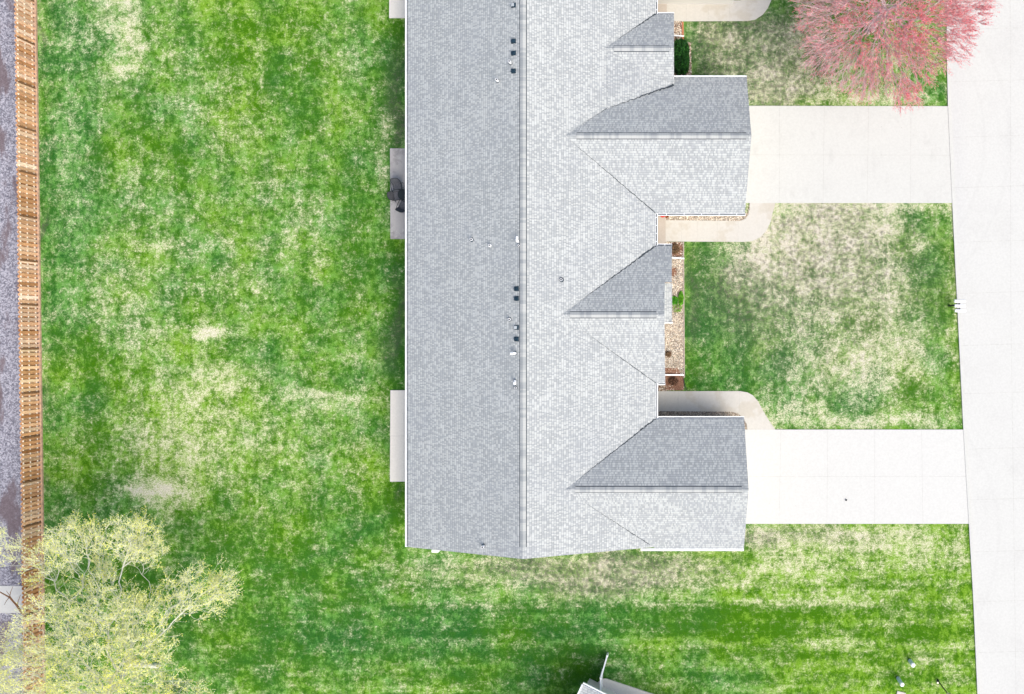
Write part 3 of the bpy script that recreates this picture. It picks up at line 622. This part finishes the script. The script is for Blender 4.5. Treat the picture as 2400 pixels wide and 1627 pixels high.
# roof vents and pipes (sub-parts of the roof they stand on)
def on_roof(px, py):
    z = 4.0
    for _ in range(12): p = at(px, py, z); z = main_z(p.x)
    return at(px, py, z)
def slant(side): return Matrix.Rotation(math.atan(SL) * (-1 if side < 0 else 1), 3, 'Y')
for (px, py, lid) in ((1204, 13, 1), (1204, 97, 0), (1204, 125, 0), (1204, 167, 0), (1211, 677, 0), (1211, 700, 0), (1211, 768, 1), (1211, 795, 0)):
    p = on_roof(px, py); R = slant(-1); mb = MB(); r = .125
    mb.box(p + Vector((0, 0, .02)), (.30, .27, .012), mat=R)
    top = [(-.10, -.09), (.10, -.09), (.10, .09), (-.10, .09)]; bot = [(-.125, -.11), (.125, -.11), (.125, .11), (-.125, .11)]
    T = [p + R @ Vector((x, y, .13)) for x, y in top]; B = [p + R @ Vector((x, y, .0)) for x, y in bot]
    mb.face(T, mi=1 if lid else 0)
    for k in range(4): mb.face([B[k], B[(k + 1) % 4], T[(k + 1) % 4], T[k]])
    mb.build('roof_vent', [M['dark'], M['galv']], mainroof)
def pipe(px, py, r=.045, h=.4, collar=.10, dark_collar=True, elbow=None):
    r *= 1.35; p = on_roof(px, py); mb = MB(); side = -1 if p.x < XM else 1; n = Vector((side * SL, 0, 1)).normalized()
    mb.tube([p + n * .01, p + n * .05, p + Vector((0, 0, .11))], [collar, collar * .85, r * 1.25], 14, mi=1 if dark_collar else 0)
    mb.tube([p, p + Vector((0, 0, h))], r, 14, cap=False); mb.tube([p + Vector((0, 0, h)), p + Vector((0, 0, h - .05))], r * .72, 14, mi=2)
    k = 14; ring = [p + Vector((r * math.cos(6.2832 * i / k), r * math.sin(6.2832 * i / k), h)) for i in range(k)]; ri = [p + Vector((r * .7 * math.cos(6.2832 * i / k), r * .7 * math.sin(6.2832 * i / k), h)) for i in range(k)]
    for i in range(k): mb.face([ring[i], ring[(i + 1) % k], ri[(i + 1) % k], ri[i]])
    if elbow:
        t = p + Vector((0, 0, h)); e = Vector(elbow)
        mb.tube([t - Vector((0, 0, .05)), t + e * .35 + Vector((0, 0, .04)), t + e], r * 1.2, 10)
    mb.build('vent_pipe', [M['pvc'], M['dark'], M['gap']], mainroof)
pipe(1197, 149, .055, .5, .10); pipe(1167, 191, .055, .42, .10); pipe(1106, 562, .06, .22, .13); pipe(1149, 576, .05, .25, .07, False)
pipe(1214, 566, .045, .35, .07, False, (-.01, .22, -.02)); pipe(1216, 576, .045, .2, .09); pipe(1195, 749, .06, .2, .12)
pipe(1209, 828, .05, .4, .09, True, (-.22, 0, -.02)); pipe(1209, 893, .045, .4, .08, True, (0, -.18, 0)); pipe(1209, 909, .05, .15, .1)
pipe(1316, 656, .06, .2, .14); pipe(1134, 1279, .055, .45, .11)

# ------------------------------------------------------------------ wooden fence on the left
FB = [(80, -120), (81.5, 0), (87, 400), (92, 800), (97.5, 1200), (100, 1450), (104, 1800)]
def fx(py):
    for (x0, y0), (x1, y1) in zip(FB, FB[1:]):
        if y0 <= py <= y1: return x0 + (x1 - x0) * (py - y0) / (y1 - y0)
    return FB[-1][0]
fence = empty('wooden_fence', at(92, 790)); tag(fence, 'tan shadowbox picket fence between lawn and gravel lane', 'fence')
rf = random.Random(3); HF = 1.80
posts = [-96 + 101.5 * i for i in range(19)]
tones = [(.58, .34, .20), (.70, .47, .32), (.48, .24, .11), (.80, .64, .52), (.34, .16, .07), (.64, .40, .26)]
for i, (p0, p1) in enumerate(zip(posts, posts[1:])):
    a, b = at(fx(p0), p0), at(fx(p1), p1); d = (b - a).normalized(); n = Vector((-d.y, d.x, 0))
    if n.x < 0: n = -n                                   # towards the lawn
    L = (b - a).length; A = math.atan2(d.y, d.x); mb = MB(); cnt = round(L / .27); warm = rf.uniform(-.5, .8) if i < 9 else rf.uniform(.3, 1.1)
    for k in range(cnt):
        for s, off in ((1, 0), (-1, .5)):
            t = L * (k + .25 + off) / cnt; c = a + d * t + n * s * .040
            tn = Vector(tones[rf.randrange(6)]).lerp(Vector(tones[int(3 + 3 * math.sin(k * .9 + i * 2.1)) % 6]), .55) ; w = .5 + .5 * warm
            tn = Vector((tn.x * (1.25 - .26 * w), tn.y * (1.32 - .44 * w), tn.z * (1.5 - .8 * w))) * rf.uniform(.8, 1.15) * (1 if s > 0 else 1.12)  # back pickets coloured lighter to offset the shade on them
            hh = HF + rf.uniform(-.02, .02); z0 = .08; lean = rf.uniform(-.012, .012)
            w2, th = .085, .009; q = d * w2; m = n * th
            P = [c - q - m, c + q - m, c + q + m, c - q + m]; B = [p + Vector((0, 0, z0)) for p in P]
            T = [p + d * lean + Vector((0, 0, hh - .05)) for p in P]; T2 = [c + (p - c) * .6 + d * lean + (n * (p - c).dot(n)) * .4 + Vector((0, 0, hh)) for p in P]
            for j in range(4):
                mb.face([B[j], B[(j + 1) % 4], T[(j + 1) % 4], T[j]], tone=tn); mb.face([T[j], T[(j + 1) % 4], T2[(j + 1) % 4], T2[j]], tone=tn)
            mb.face(T2, tone=tn)
    mb.build('picket_panel', M['wood'], fence)
    for z in (.32, .98, 1.60):
        r = MB(); r.bar(a + Vector((0, 0, z)), b + Vector((0, 0, z)), .085, .04); r.build('rail', M['rail'], fence)
    r = MB(); r.bar(a + n * .10 + Vector((0, 0, .07)), b + n * .10 + Vector((0, 0, .07)), .11, .13); r.build('bottom_board', M['kick'], fence)
    r = MB(); r.box(a + Vector((0, 0, HF / 2 - .05)) + n * .02, (.1, .11, HF - .04), rz=A + math.pi / 2); r.build('post', M['post'], fence)

# ------------------------------------------------------------------ trees
def tree(name, label, base, top, lobes, npts, trunk_r, barkm, leafm, leafcols, twigs, twig_len, leaf_n, leaf_size, seed, droop=0.0, tip_r=.008, radial=.22, spread=.55, outw=.7, keepfn=None):
    r = np.random.default_rng(seed); base = np.array(base); top = np.array(top)
    vol = np.array([l[3] ** 2 for l in lobes]); idx = r.choice(len(lobes), npts, p=vol / vol.sum())
    L = np.array([(l[0], l[1], l[2]) for l in lobes])[idx]; R = np.array([l[3] for l in lobes])[idx]
    u = r.normal(size=(npts, 3)); u /= np.linalg.norm(u, axis=1)[:, None]; u[:, 2] *= .72
    P = L + u * (R * r.uniform(.12, 1, npts) ** .5)[:, None]
    tr = [base + (top - base) * t + np.array([.15 * math.sin(3 * t), .12 * math.cos(4 * t) - .12, 0]) for t in np.linspace(0, 1, 6)]
    N = np.zeros((npts + 6, 3)); N[:6] = tr; par = np.full(npts + 6, -1); par[1:6] = np.arange(5); plen = np.zeros(npts + 6)
    for i in range(1, 6): plen[i] = plen[i - 1] + np.linalg.norm(N[i] - N[i - 1])
    order = np.argsort(np.linalg.norm(P - top, axis=1)); n = 6
    for k in order:
        p = P[k]; lo = 4 if n > 6 else 5
        d = np.linalg.norm(N[lo:n] - p, axis=1); c = d ** 1.6 + radial * plen[lo:n]; j = lo + int(np.argmin(c))
        N[n] = p; par[n] = j; plen[n] = plen[j] + d[j - lo]; n += 1
    # pull children towards smoother continuation
    for i in range(6, n):
        j = par[i]; g = par[j] if par[j] >= 0 else j
        N[i] += 0
    cnt = np.ones(n)
    for i in range(n - 1, 0, -1):
        if par[i] >= 0: cnt[par[i]] += cnt[i]
    rad = tip_r * cnt ** .47; rad *= 1; s = trunk_r / rad[0]; rad = np.maximum(tip_r, rad * (s if s < 1.6 else 1.6))
    rad[:6] = np.maximum(rad[:6], trunk_r * np.linspace(1.15, .75, 6))
    segs = []      # (a, b, ra, rb)
    for i in range(1, n):
        j = par[i]; a, b = N[j], N[i]; ln = np.linalg.norm(b - a); m = (a + b) / 2 + r.normal(size=3) * ln * .07
        ra = min(rad[j], rad[i] * 1.5); rm = (ra + rad[i]) / 2
        segs.append((a, m, ra, rm)); segs.append((m, b, rm, rad[i]))
    # twigs, curved outward
    tips = [i for i in range(6, n) if cnt[i] <= 3]; LV, LC = [], []
    for i in tips:
        d0 = N[i] - N[par[i]]; d0 /= np.linalg.norm(d0) + 1e-6
        o = N[i] - top; o /= np.linalg.norm(o) + 1e-6
        for q in range(twigs):
            d = d0 * .7 + o * outw + r.normal(size=3) * spread; d /= np.linalg.norm(d); p = N[i].copy(); ln = twig_len * r.uniform(.5, 1.3); k = 4
            for st in range(k):
                p2 = p + d * ln / k; segs.append((p, p2, tip_r * (.9 - .15 * st), tip_r * (.75 - .15 * st))) if True else None
                nl = leaf_n if st > 0 else max(1, leaf_n // 2)
                for e in range(nl):
                    LV.append(p + (p2 - p) * r.random() + r.normal(size=3) * leaf_size * .55)
                p = p2; d = d + r.normal(size=3) * .22 + np.array([0, 0, .12 - droop]); d /= np.linalg.norm(d)
    A = np.array([s[0] for s in segs]); B = np.array([s[1] for s in segs]); RA = np.array([s[2] for s in segs]); RB = np.array([s[3] for s in segs])
    D = B - A; D /= np.linalg.norm(D, axis=1)[:, None] + 1e-9; U = np.cross(D, np.where(np.abs(D[:, 2:3]) < .9, [[0, 0, 1.]], [[1., 0, 0]])); U /= np.linalg.norm(U, axis=1)[:, None] + 1e-9; Wv = np.cross(D, U)
    k = 4; rings = []
    for (C, Rr) in ((A, RA), (B, RB)):
        for q in range(k):
            t = 2 * math.pi * q / k; rings.append(C + (U * math.cos(t) + Wv * math.sin(t)) * Rr[:, None])
    Vv = np.stack(rings, 1).reshape(-1, 3); o_ = np.arange(len(A))[:, None] * 8
    Ff = np.concatenate([o_ + np.array([[q, (q + 1) % 4, 4 + (q + 1) % 4, 4 + q]]) for q in range(4)])
    root = empty(name, tuple(base)); tag(root, label, 'tree')
    nseg = (n - 1) * 2; thick = np.concatenate([np.arange(6 * 2)])
    is_tr = np.zeros(len(A), bool); is_tr[:10] = True
    sel = np.concatenate([is_tr] * 4)
    npmesh('trunk', Vv, Ff[sel], barkm, parent=root); npmesh('branches', Vv, Ff[~sel], barkm, parent=root)
    LV = np.array(LV)
    if keepfn is not None: LV = LV[r.random(len(LV)) < keepfn(LV)]
    m = len(LV); s = leaf_size * r.uniform(.5, 1.3, m); nn = r.normal(size=(m, 3)) * .45 + np.array([0, 0, 1.0]); a1 = np.cross(nn, r.normal(size=(m, 3))); a1 /= np.linalg.norm(a1, axis=1)[:, None]
    a2 = np.cross(a1, nn); a2 /= np.linalg.norm(a2, axis=1)[:, None]
    Q = np.stack([LV - a1 * s[:, None], LV + a2 * s[:, None] * .45, LV + a1 * s[:, None], LV - a2 * s[:, None] * .45], 1).reshape(-1, 3)
    # colour drifts from branch to branch
    cc = np.array(leafcols); drift = (np.sin(LV[:, 0] * 1.9 + seed) + np.sin(LV[:, 1] * 1.6 + 2) + np.sin(LV[:, 2] * 1.7)) / 3
    kx = np.clip(((drift + 1) / 2 + r.normal(size=m) * .22) * len(cc), 0, len(cc) - 1).astype(int)
    C = cc[kx] * r.uniform(.8, 1.2, (m, 1)); Fq = (np.arange(m)[:, None] * 4 + np.array([[0, 1, 2, 3]]))
    npmesh('crown', Q, Fq, leafm, np.repeat(C, 4, 0), root)
    return root

def lobe(px, py, z, rp): c = at(px, py, z); return (c.x, c.y, c.z, rp * (CAM_H - z) / FPX)
tree('budding_tree', 'large tree with pale yellow green spring leaves leaning over the fence corner', tuple(at(372, 1560)), tuple(at(300, 1545, 3.2)),
     [lobe(308, 1262, 7, 62), lobe(330, 1300, 6.5, 50), lobe(180, 1285, 7, 70), lobe(120, 1330, 6.5, 55), lobe(230, 1350, 6.5, 50), lobe(475, 1385, 7, 70), lobe(400, 1400, 6, 50), lobe(520, 1380, 7, 34),
      lobe(250, 1440, 8, 85), lobe(130, 1480, 8, 95), lobe(330, 1480, 7.5, 80), lobe(220, 1560, 9, 110), lobe(80, 1600, 8.5, 95), lobe(340, 1580, 7.5, 80), lobe(0, 1540, 8, 70), lobe(20, 1290, 6.5, 45),
      lobe(200, 1700, 9, 130), lobe(60, 1720, 8, 110), lobe(340, 1690, 8, 90), lobe(450, 1620, 6, 30), lobe(-60, 1620, 8, 90)],
     3500, .15, M['bark'], M['leafy'], [(.80, .80, .10), (.84, .84, .28), (.70, .75, .30), (.82, .82, .40), (.74, .77, .52), (.90, .90, .12)], 6, .68, 3, .032, 5, droop=.05, tip_r=.007, radial=.5)
tree('red_maple', 'silvery branched tree full of red spring blossom above the upper lawn', tuple(at(2035, 75)), tuple(at(2050, 40, 2.6)),
     [lobe(2060, 60, 6, 110), lobe(1960, 60, 5.5, 85), lobe(2000, 150, 5.2, 70), lobe(2110, 150, 5.5, 80), lobe(2190, 80, 6, 85), lobe(2250, 10, 6.5, 70), lobe(2090, -40, 8, 140), lobe(1960, -60, 7, 110),
      lobe(2200, -80, 7.5, 120), lobe(2080, -170, 7, 120), lobe(1910, 20, 5.5, 50), lobe(2120, 215, 4.6, 36), lobe(2030, 200, 4.8, 34), lobe(1930, 130, 4.8, 48)],
     3600, .20, M['barkred'], M['leafr'], [(.66, .10, .13), (.74, .20, .21), (.58, .14, .19), (.80, .34, .32), (.70, .38, .38), (.52, .05, .09)], 5, .74, 5, .029, 11, tip_r=.009, radial=.8, spread=.34, outw=1.0, droop=.03,
     keepfn=lambda P: np.clip(.62 + .11 * (P[:, 0] - at(2080, 0, 6).x) + .05 * (P[:, 1] - at(0, 100, 6).y) + .25 * np.sin(P[:, 0] * 1.3) * np.sin(P[:, 1] * 1.7), .30, 1))

# a bare sapling branch beyond the fence
mb = MB(); p = [at(60, 1450, .1), at(40, 1420, 1.2), at(22, 1400, 1.9), at(-5, 1385, 2.4)]; mb.tube(p, [.07, .06, .045, .03], 6)
for q, e in ((1, (15, 1385)), (2, (30, 1375)), (2, (10, 1418)), (1, (48, 1395)), (3, (-20, 1400)), (3, (-15, 1372))): mb.tube([p[q], (Vector(p[q]) + at(*e, 2.3)) / 2 + Vector((.05, .05, .1)), at(*e, 2.5)], [.025, .018, .01], 5)
o = MB(); root = empty('bare_sapling', at(60, 1450)); tag(root, 'leafless grey sapling leaning across the white pad beyond the fence', 'tree'); mb.build('trunk', M['post'], root)

# ------------------------------------------------------------------ shrubs and bed plants
def blob_shrub(name, label, cpx, r3, n, cols, leafm, cat='shrub', size=.05, boxy=3.0, seed=1, group=None):
    c = at(*cpx); r = np.random.default_rng(seed); root = empty(name, c); tag(root, label, cat, group)
    u = r.normal(size=(n, 3)); u /= (np.abs(u) ** boxy).sum(1)[:, None] ** (1 / boxy); u[:, 2] = np.abs(u[:, 2])
    lump = 1 + .07 * np.sin(u[:, 0] * 9 + 1) * np.sin(u[:, 1] * 8) + .05 * np.sin(u[:, 2] * 11)
    P = u * np.array(r3) * (r.uniform(.72, 1.03, n) ** 1 * lump)[:, None] + np.array(c); P[:, 2] += .05
    s = size * r.uniform(.5, 1.3, n); a1 = r.normal(size=(n, 3)) + u; a1 /= np.linalg.norm(a1, axis=1)[:, None]; a2 = np.cross(a1, r.normal(size=(n, 3))); a2 /= np.linalg.norm(a2, axis=1)[:, None]
    Q = np.stack([P - a1 * s[:, None], P + a2 * s[:, None] * .5, P + a1 * s[:, None], P - a2 * s[:, None] * .5], 1).reshape(-1, 3)
    C = np.array(cols)[r.integers(0, len(cols), n)] * r.uniform(.7, 1.2, (n, 1))
    npmesh('foliage', Q, np.arange(n)[:, None] * 4 + np.array([[0, 1, 2, 3]]), leafm, np.repeat(C, 4, 0), root)
    st = MB()
    for k in range(7): e = c + Vector((r.uniform(-.6, .6) * r3[0], r.uniform(-.6, .6) * r3[1], r3[2] * .8)); st.tube([c + Vector((0, 0, .0)), e], [.025, .008], 5)
    st.build('stems', M['post'], root); return root
blob_shrub('evergreen_shrub', 'dense dark green clipped evergreen shrub against the upper garage corner', (1596, 138), (.50, 1.02, 1.15), 14000, [(.010, .06, .012), (.02, .10, .015), (.035, .15, .02), (.006, .035, .01)], M['leafg'], size=.05, boxy=3.5, seed=3)
blob_shrub('daylily_clump', 'fresh bright green clump close to the house in rock bed', (1580, 704), (.22, .24, .3), 700, [(.06, .30, .015), (.12, .42, .02), (.04, .20, .02)], M['leafg'], 'plant', .07, 2, 4)
blob_shrub('daylily_clump', 'yellowish green long clump against the edging in rock bed', (1596, 700), (.15, .42, .25), 800, [(.14, .42, .02), (.2, .5, .04), (.09, .30, .02)], M['leafg'], 'plant', .07, 2, 5)
blob_shrub('sprouting_plant', 'thin green sprouts scattered on rocks below the clumps', (1588, 722), (.3, .3, .1), 130, [(.14, .34, .04), (.3, .4, .1)], M['leafg'], 'plant', .06, 2, 6)
blob_shrub('dormant_shrub', 'small round brown leafless shrub in the pale rock bed', (1567, 830), (.17, .17, .3), 420, [(.20, .13, .07), (.30, .2, .12), (.12, .07, .04)], M['leafg'], 'shrub', .05, 2, 7)
blob_shrub('dormant_shrub', 'brown twiggy shrub in mulch above the lower walk', (1578, 893), (.3, .26, .3), 600, [(.16, .08, .05), (.25, .14, .09), (.1, .05, .03)], M['leafg'], 'shrub', .05, 2, 8)
blob_shrub('dormant_shrub', 'dark brown shrub in mulch below the upper porch', (1583, 584), (.26, .34, .3), 600, [(.12, .07, .04), (.2, .12, .06), (.25, .17, .1)], M['leafg'], 'shrub', .05, 2, 9)
blob_shrub('dormant_shrub', 'rusty orange dry plant beside the red flower pot', (1563, 507), (.12, .14, .22), 200, [(.45, .16, .05), (.3, .1, .04)], M['leafg'], 'shrub', .04, 2, 10)
# flower pot
c = at(1553, 507, .14); root = empty('flower_pot', c); tag(root, 'pot of bright red flowers in the corner of the upper porch', 'flower pot')
mb = MB(); mb.tube([c, c + Vector((0, 0, .22))], [.09, .13], 12); mb.build('pot', M['terracotta'], root)
mb = MB(); rr = random.Random(2)
for k in range(40):
    q = c + Vector((rr.gauss(0, .055), rr.gauss(0, .055), .25 + rr.uniform(0, .1))); mb.tube([q, q + Vector((0, 0, .02))], [.012, .035], 5)
mb.build('blossom', M['red'], root)

# ------------------------------------------------------------------ patio furniture
def patio_chair(px, py, rz, label):
    c = at(px, py, .09); root = empty('patio_chair', c); tag(root, label, 'chair', 'dark patio chairs on the stained patio')
    R = Matrix.Rotation(rz, 3, 'Z')
    def T(x, y, z): return c + R @ Vector((x, y, z))
    s = MB(); n = 9; w = .27; prof = [(.27, .40), (.24, .425), (.0, .40), (-.2, .39)]
    for (a, b) in zip(prof, prof[1:]): s.face([T(-w, a[0], a[1]), T(-w, b[0], b[1]), T(w, b[0], b[1]), T(w, a[0], a[1])]); s.face([T(-w, a[0], a[1] - .02), T(w, a[0], a[1] - .02), T(w, b[0], b[1] - .02), T(-w, b[0], b[1] - .02)])
    s.build('seat', M['cushion'], root)
    bk = MB(); arc = [(-w, .40), (-w, .75), (-w * .85, .92), (-w * .45, 1.0), (0, 1.02), (w * .45, 1.0), (w * .85, .92), (w, .75), (w, .40)]
    P = [T(x, -.2 - (z - .4) * .42, z) for x, z in arc]; bk.face(P); bk.face([p + Vector((0, 0, .012)) for p in P]); bk.build('backrest', M['cushion'], root)
    fr = MB(); fr.tube(P, .016, 8); fr.tube([T(-w, .27, .4), T(w, .27, .4)], .016, 8)
    for sx in (-1, 1): fr.tube([T(sx * w, .27, .4), T(sx * w, -.2, .39)], .016, 8)
    fr.build('frame', M['black'], root)
    for sx in (-1, 1):
        a = MB(); a.tube([T(sx * (w + .03), -.30, .66), T(sx * (w + .06), 0, .66), T(sx * (w + .05), .22, .64), T(sx * (w + .02), .28, .52)], .02, 8); a.build('armrest', M['black'], root)
        for yy, zz in ((.27, .42), (-.22, .42)): l = MB(); l.tube([T(sx * (w + .01), yy, zz), T(sx * (w + .04), yy * 1.25, 0)], .015, 8); l.build('leg', M['black'], root)
patio_chair(936, 441, math.radians(190), 'dark mesh patio chair nearest the top of the group')
patio_chair(936, 461, math.radians(-80), 'dark mesh patio chair at the lawn side edge of patio')
patio_chair(951, 485, math.radians(-25), 'dark patio chair half under the eave below the others')
c = at(950, 459, .09); root = empty('patio_table', c); tag(root, 'small round black table between the dark patio chairs', 'table')
mb = MB(); mb.tube([c + Vector((0, 0, .5)), c + Vector((0, 0, .53))], .33, 24); mb.build('table_top', M['black'], root)
for k in range(3): a = k * 2.094; mb = MB(); mb.tube([c + Vector((.05 * math.cos(a), .05 * math.sin(a), .5)), c + Vector((.26 * math.cos(a), .26 * math.sin(a), 0))], .015, 8); mb.build('leg', M['black'], root)

# ------------------------------------------------------------------ mailboxes at the kerb
base = at(2224, 717); root = empty('mailbox_stand', base); tag(root, 'row of three white mailboxes on one post at the street edge', 'mailbox')
mb = MB(); mb.bar(base, base + Vector((0, 0, 1.0)), .1, .1); mb.build('post', M['black'], root)
zc = 1.05; cx = at(2250, 717, zc + .1)
mb = MB(); mb.bar(Vector((base.x, cx.y, .98)), Vector((cx.x + .1, cx.y, .98)), .05, .06); mb.bar(Vector((cx.x, cx.y - .38, 1.0)), Vector((cx.x, cx.y + .38, 1.0)), .06, .05); mb.build('arm', M['black'], root)
for k in (-1, 0, 1):
    y = cx.y + k * .295; x = cx.x - .02 * k; mb = MB(); n = 8; hw = .098; L = .33
    prof = [(-hw, zc)] + [(-hw * math.cos(math.pi * i / n), zc + .11 + .085 * math.sin(math.pi * i / n)) for i in range(n + 1)] + [(hw, zc)]
    A = [Vector((x - L, y + q, z)) for q, z in prof]; B = [Vector((x + L, y + q, z)) for q, z in prof]
    for i in range(len(prof)): j = (i + 1) % len(prof); mb.face([A[i], A[j], B[j], B[i]][::-1])
    mb.face(A); mb.face(B[::-1]); o = mb.build('mailbox', M['pvc'], root)
    if k < 1: fl = MB(); fl.box((x - .12, y + .135, zc + .15), (.2, .03, .05)); fl.build('flag', M['black'], o)

# ------------------------------------------------------------------ things at the bottom right
def pedestal(px, py, h, r, label, rz):
    c = at(px, py); root = empty('utility_pedestal', c); tag(root, label, 'utility box', 'pale utility pedestals on the lower lawn'); mb = MB(); k = 6
    ang = [rz + 2 * math.pi * i / k for i in range(k)]
    mb.tube([c, c + Vector((0, 0, h))], [r, r], 6); mb.build('cabinet', M['pedestal'], root)
    mb = MB(); mb.tube([c + Vector((0, 0, h)), c + Vector((0, 0, h + .05)), c + Vector((0, 0, h + .10))], [r * 1.12, r * 1.12, r * .7], 6); mb.build('lid', M['pvc'], root)
pedestal(2133, 1549, .75, .14, 'shorter pale blue utility pedestal further up the lower lawn', .3)
pedestal(2105, 1590, 1.05, .13, 'taller pale blue utility pedestal nearest the bottom edge', .1)
c = at(2198, 1595); root = empty('lamp_post', c); tag(root, 'thin black garden lamp post near the street at bottom right', 'lamp post')
mb = MB(); mb.tube([c, c + Vector((0, 0, .12)), c + Vector((0, 0, .14)), c + Vector((0, 0, 2.3))], [.075, .07, .038, .034], 12); mb.build('pole', M['black'], root)
mb = MB(); mb.tube([c + Vector((0, 0, 2.3)), c + Vector((0, 0, 2.62))], [.09, .13], 8); mb.build('lamp_shade', M['lamp'], root)
mb = MB(); mb.tube([c + Vector((0, 0, 2.62)), c + Vector((0, 0, 2.78))], [.17, .03], 8); mb.build('lamp_cap', M['black'], root)
c = at(2197, 1599); root = empty('ground_spotlight', c); tag(root, 'tiny yellowish ground light at the foot of the lamp post', 'light')
mb = MB(); mb.tube([c, c + Vector((.0, 0, .12))], [.05, .07], 10); mb.build('lamp_body', M['lamp'], root)
c = at(1983, 1172, .05); mb = MB(); n = 10
mb.tube([c + Vector((0, 0, .055 + .055 * math.sin(t))) for t in (-1.5, -.9, -.3, .3, .9, 1.5)], [.06 * math.cos(t) for t in (-1.5, -.9, -.3, .3, .9, 1.5)], 14)
tag(mb.build('rubber_ball', M['black'], smooth=True), 'small black ball lying alone on the white lower driveway', 'ball')
mb = MB(); mb.box(at(2112, 1627, .04), (.55, .28, .07), rz=-.25); tag(mb.build('valve_cover', M['walk']), 'beige flat cover in the grass at the bottom edge', 'cover')

# ------------------------------------------------------------------ neighbouring house corner at the bottom
def rot(px, py, z): return at(px, py, z)
slab('patio', [(1383, 1614), (1412, 1592), (1420, 1591), (1560, 1637), (1545, 1760), (1390, 1720)], M['patio'], -.02, .09, 'pale neighbouring patio slab at the bottom edge')
nb = empty('neighbour_house', at(1330, 1760)); tag(nb, 'corner of a dark shingled neighbouring roof with white gutter at bottom edge', 'house')
za = 2.8; c0 = at(1366, 1605, za); d1 = (at(1420, 1632, za) - c0).normalized(); d2 = Vector((d1.y, -d1.x, 0)); 
if d2.y > 0: d2 = -d2
Lr, Wd = 9.0, 8.0; dd = Vector((-(at(1362, 1627, za) - c0).x, 0, 0))
# slope rises away from the top gutter
u_ = d1; v_ = d2
U_ = 10.5; H_ = 4.6; up_ = Vector((0, 0, H_ * .4))
P = [c0, c0 + u_ * U_, c0 + u_ * U_ + v_ * H_ + up_, c0 + v_ * H_ + up_]
P2_ = [c0 + v_ * H_ + up_, c0 + u_ * U_ + v_ * H_ + up_, c0 + u_ * U_ + v_ * 2 * H_, c0 + v_ * 2 * H_]
nr = roof_part('roof', [(P, u_, c0, (v_.x, v_.y, .4)), (P2_, u_, c0 + v_ * 2 * H_, (-v_.x, -v_.y, .4))], nb)
ridge_cap(c0 + v_ * H_ + up_ + u_ * .3, c0 + u_ * (U_ - .3) + v_ * H_ + up_, v_, nr, .17, .4)
gutter(c0 - u_ * .02, c0 + u_ * U_, -v_, .06, .11, 0, nb)
mb = MB(); mb.bar(c0 - u_ * .03, c0 - u_ * .03 + v_ * H_ + up_, .08, .16); mb.bar(c0 - u_ * .03 + v_ * H_ + up_, c0 - u_ * .03 + v_ * 2 * H_, .08, .16); mb.build('rake_board', M['white'], nb)
mb = MB(); q = [c0 + u_ * .4 + v_ * .5, c0 + u_ * (U_ - .4) + v_ * .5, c0 + u_ * (U_ - .4) + v_ * (2 * H_ - .5), c0 + u_ * .4 + v_ * (2 * H_ - .5)]; mb.prism([tuple(p[:2]) for p in q], 0, 2.65)
for k_ in (0, 1):
    e_ = c0 + u_ * (.4 if k_ == 0 else U_ - .4); mb.face([e_ + v_ * .5 - Vector((0, 0, .15)), e_ + v_ * (2 * H_ - .5) - Vector((0, 0, .15)), e_ + v_ * H_ + up_ - Vector((0, 0, .3))])
mb.build('wall', M['siding'], nb)
PAVED.append([tuple(p[:2]) for p in q])
# white vinyl privacy screen between the patios
ps = empty('privacy_screen', at(1420, 1565)); tag(ps, 'white vinyl privacy screen with sloping end beside the neighbouring patio', 'fence')
A = at(1423, 1538, .5); B = at(1408, 1590, 1.5); C = at(1407, 1650, 1.5)
mb = MB(); mb.bar(A, B, .09, .07); mb.bar(B, C, .09, .07); mb.build('top_rail', M['pvc'], ps)
mb = MB(); 
for a, b in ((A, B), (B, C)):
    d = (b - a); n = Vector((-d.y, d.x, 0)).normalized() * .02
    for s in (1, -1): mb.face([Vector((a.x, a.y, .05)) + n * s, Vector((b.x, b.y, .05)) + n * s, b + n * s, a + n * s])
mb.build('panel', M['pvc'], ps)
for p in (A, B, C): mb = MB(); mb.bar(Vector((p.x, p.y, 0)), p + Vector((0, 0, .04)), .11, .11); mb.build('post', M['pvc'], ps)

# ------------------------------------------------------------------ grass blades over the lawn
n = 330000
X = RNG.uniform(-41, 19.5, n); Y = RNG.uniform(-24.5, 23, n); keep = np.ones(n, bool)
for P in PAVED: keep &= ~inpoly(P, X, Y)
X, Y = X[keep], Y[keep]; n = len(X); h = RNG.uniform(.025, .07, n); a = RNG.uniform(0, 6.283, n); ln = RNG.uniform(.02, .09, n); w = RNG.uniform(.006, .014, n)
dx, dy = np.cos(a), np.sin(a)
V = np.stack([np.stack([X - dy * w, Y + dx * w, np.zeros(n)], -1), np.stack([X + dy * w, Y - dx * w, np.zeros(n)], -1), np.stack([X + dx * ln, Y + dy * ln, h], -1)], 1).reshape(-1, 3)
gr = npmesh('grass', V, np.arange(3 * n).reshape(-1, 3), M['lawn']); tag(gr, 'short mixed green and straw grass blades covering the lawns', 'grass', kind='stuff')
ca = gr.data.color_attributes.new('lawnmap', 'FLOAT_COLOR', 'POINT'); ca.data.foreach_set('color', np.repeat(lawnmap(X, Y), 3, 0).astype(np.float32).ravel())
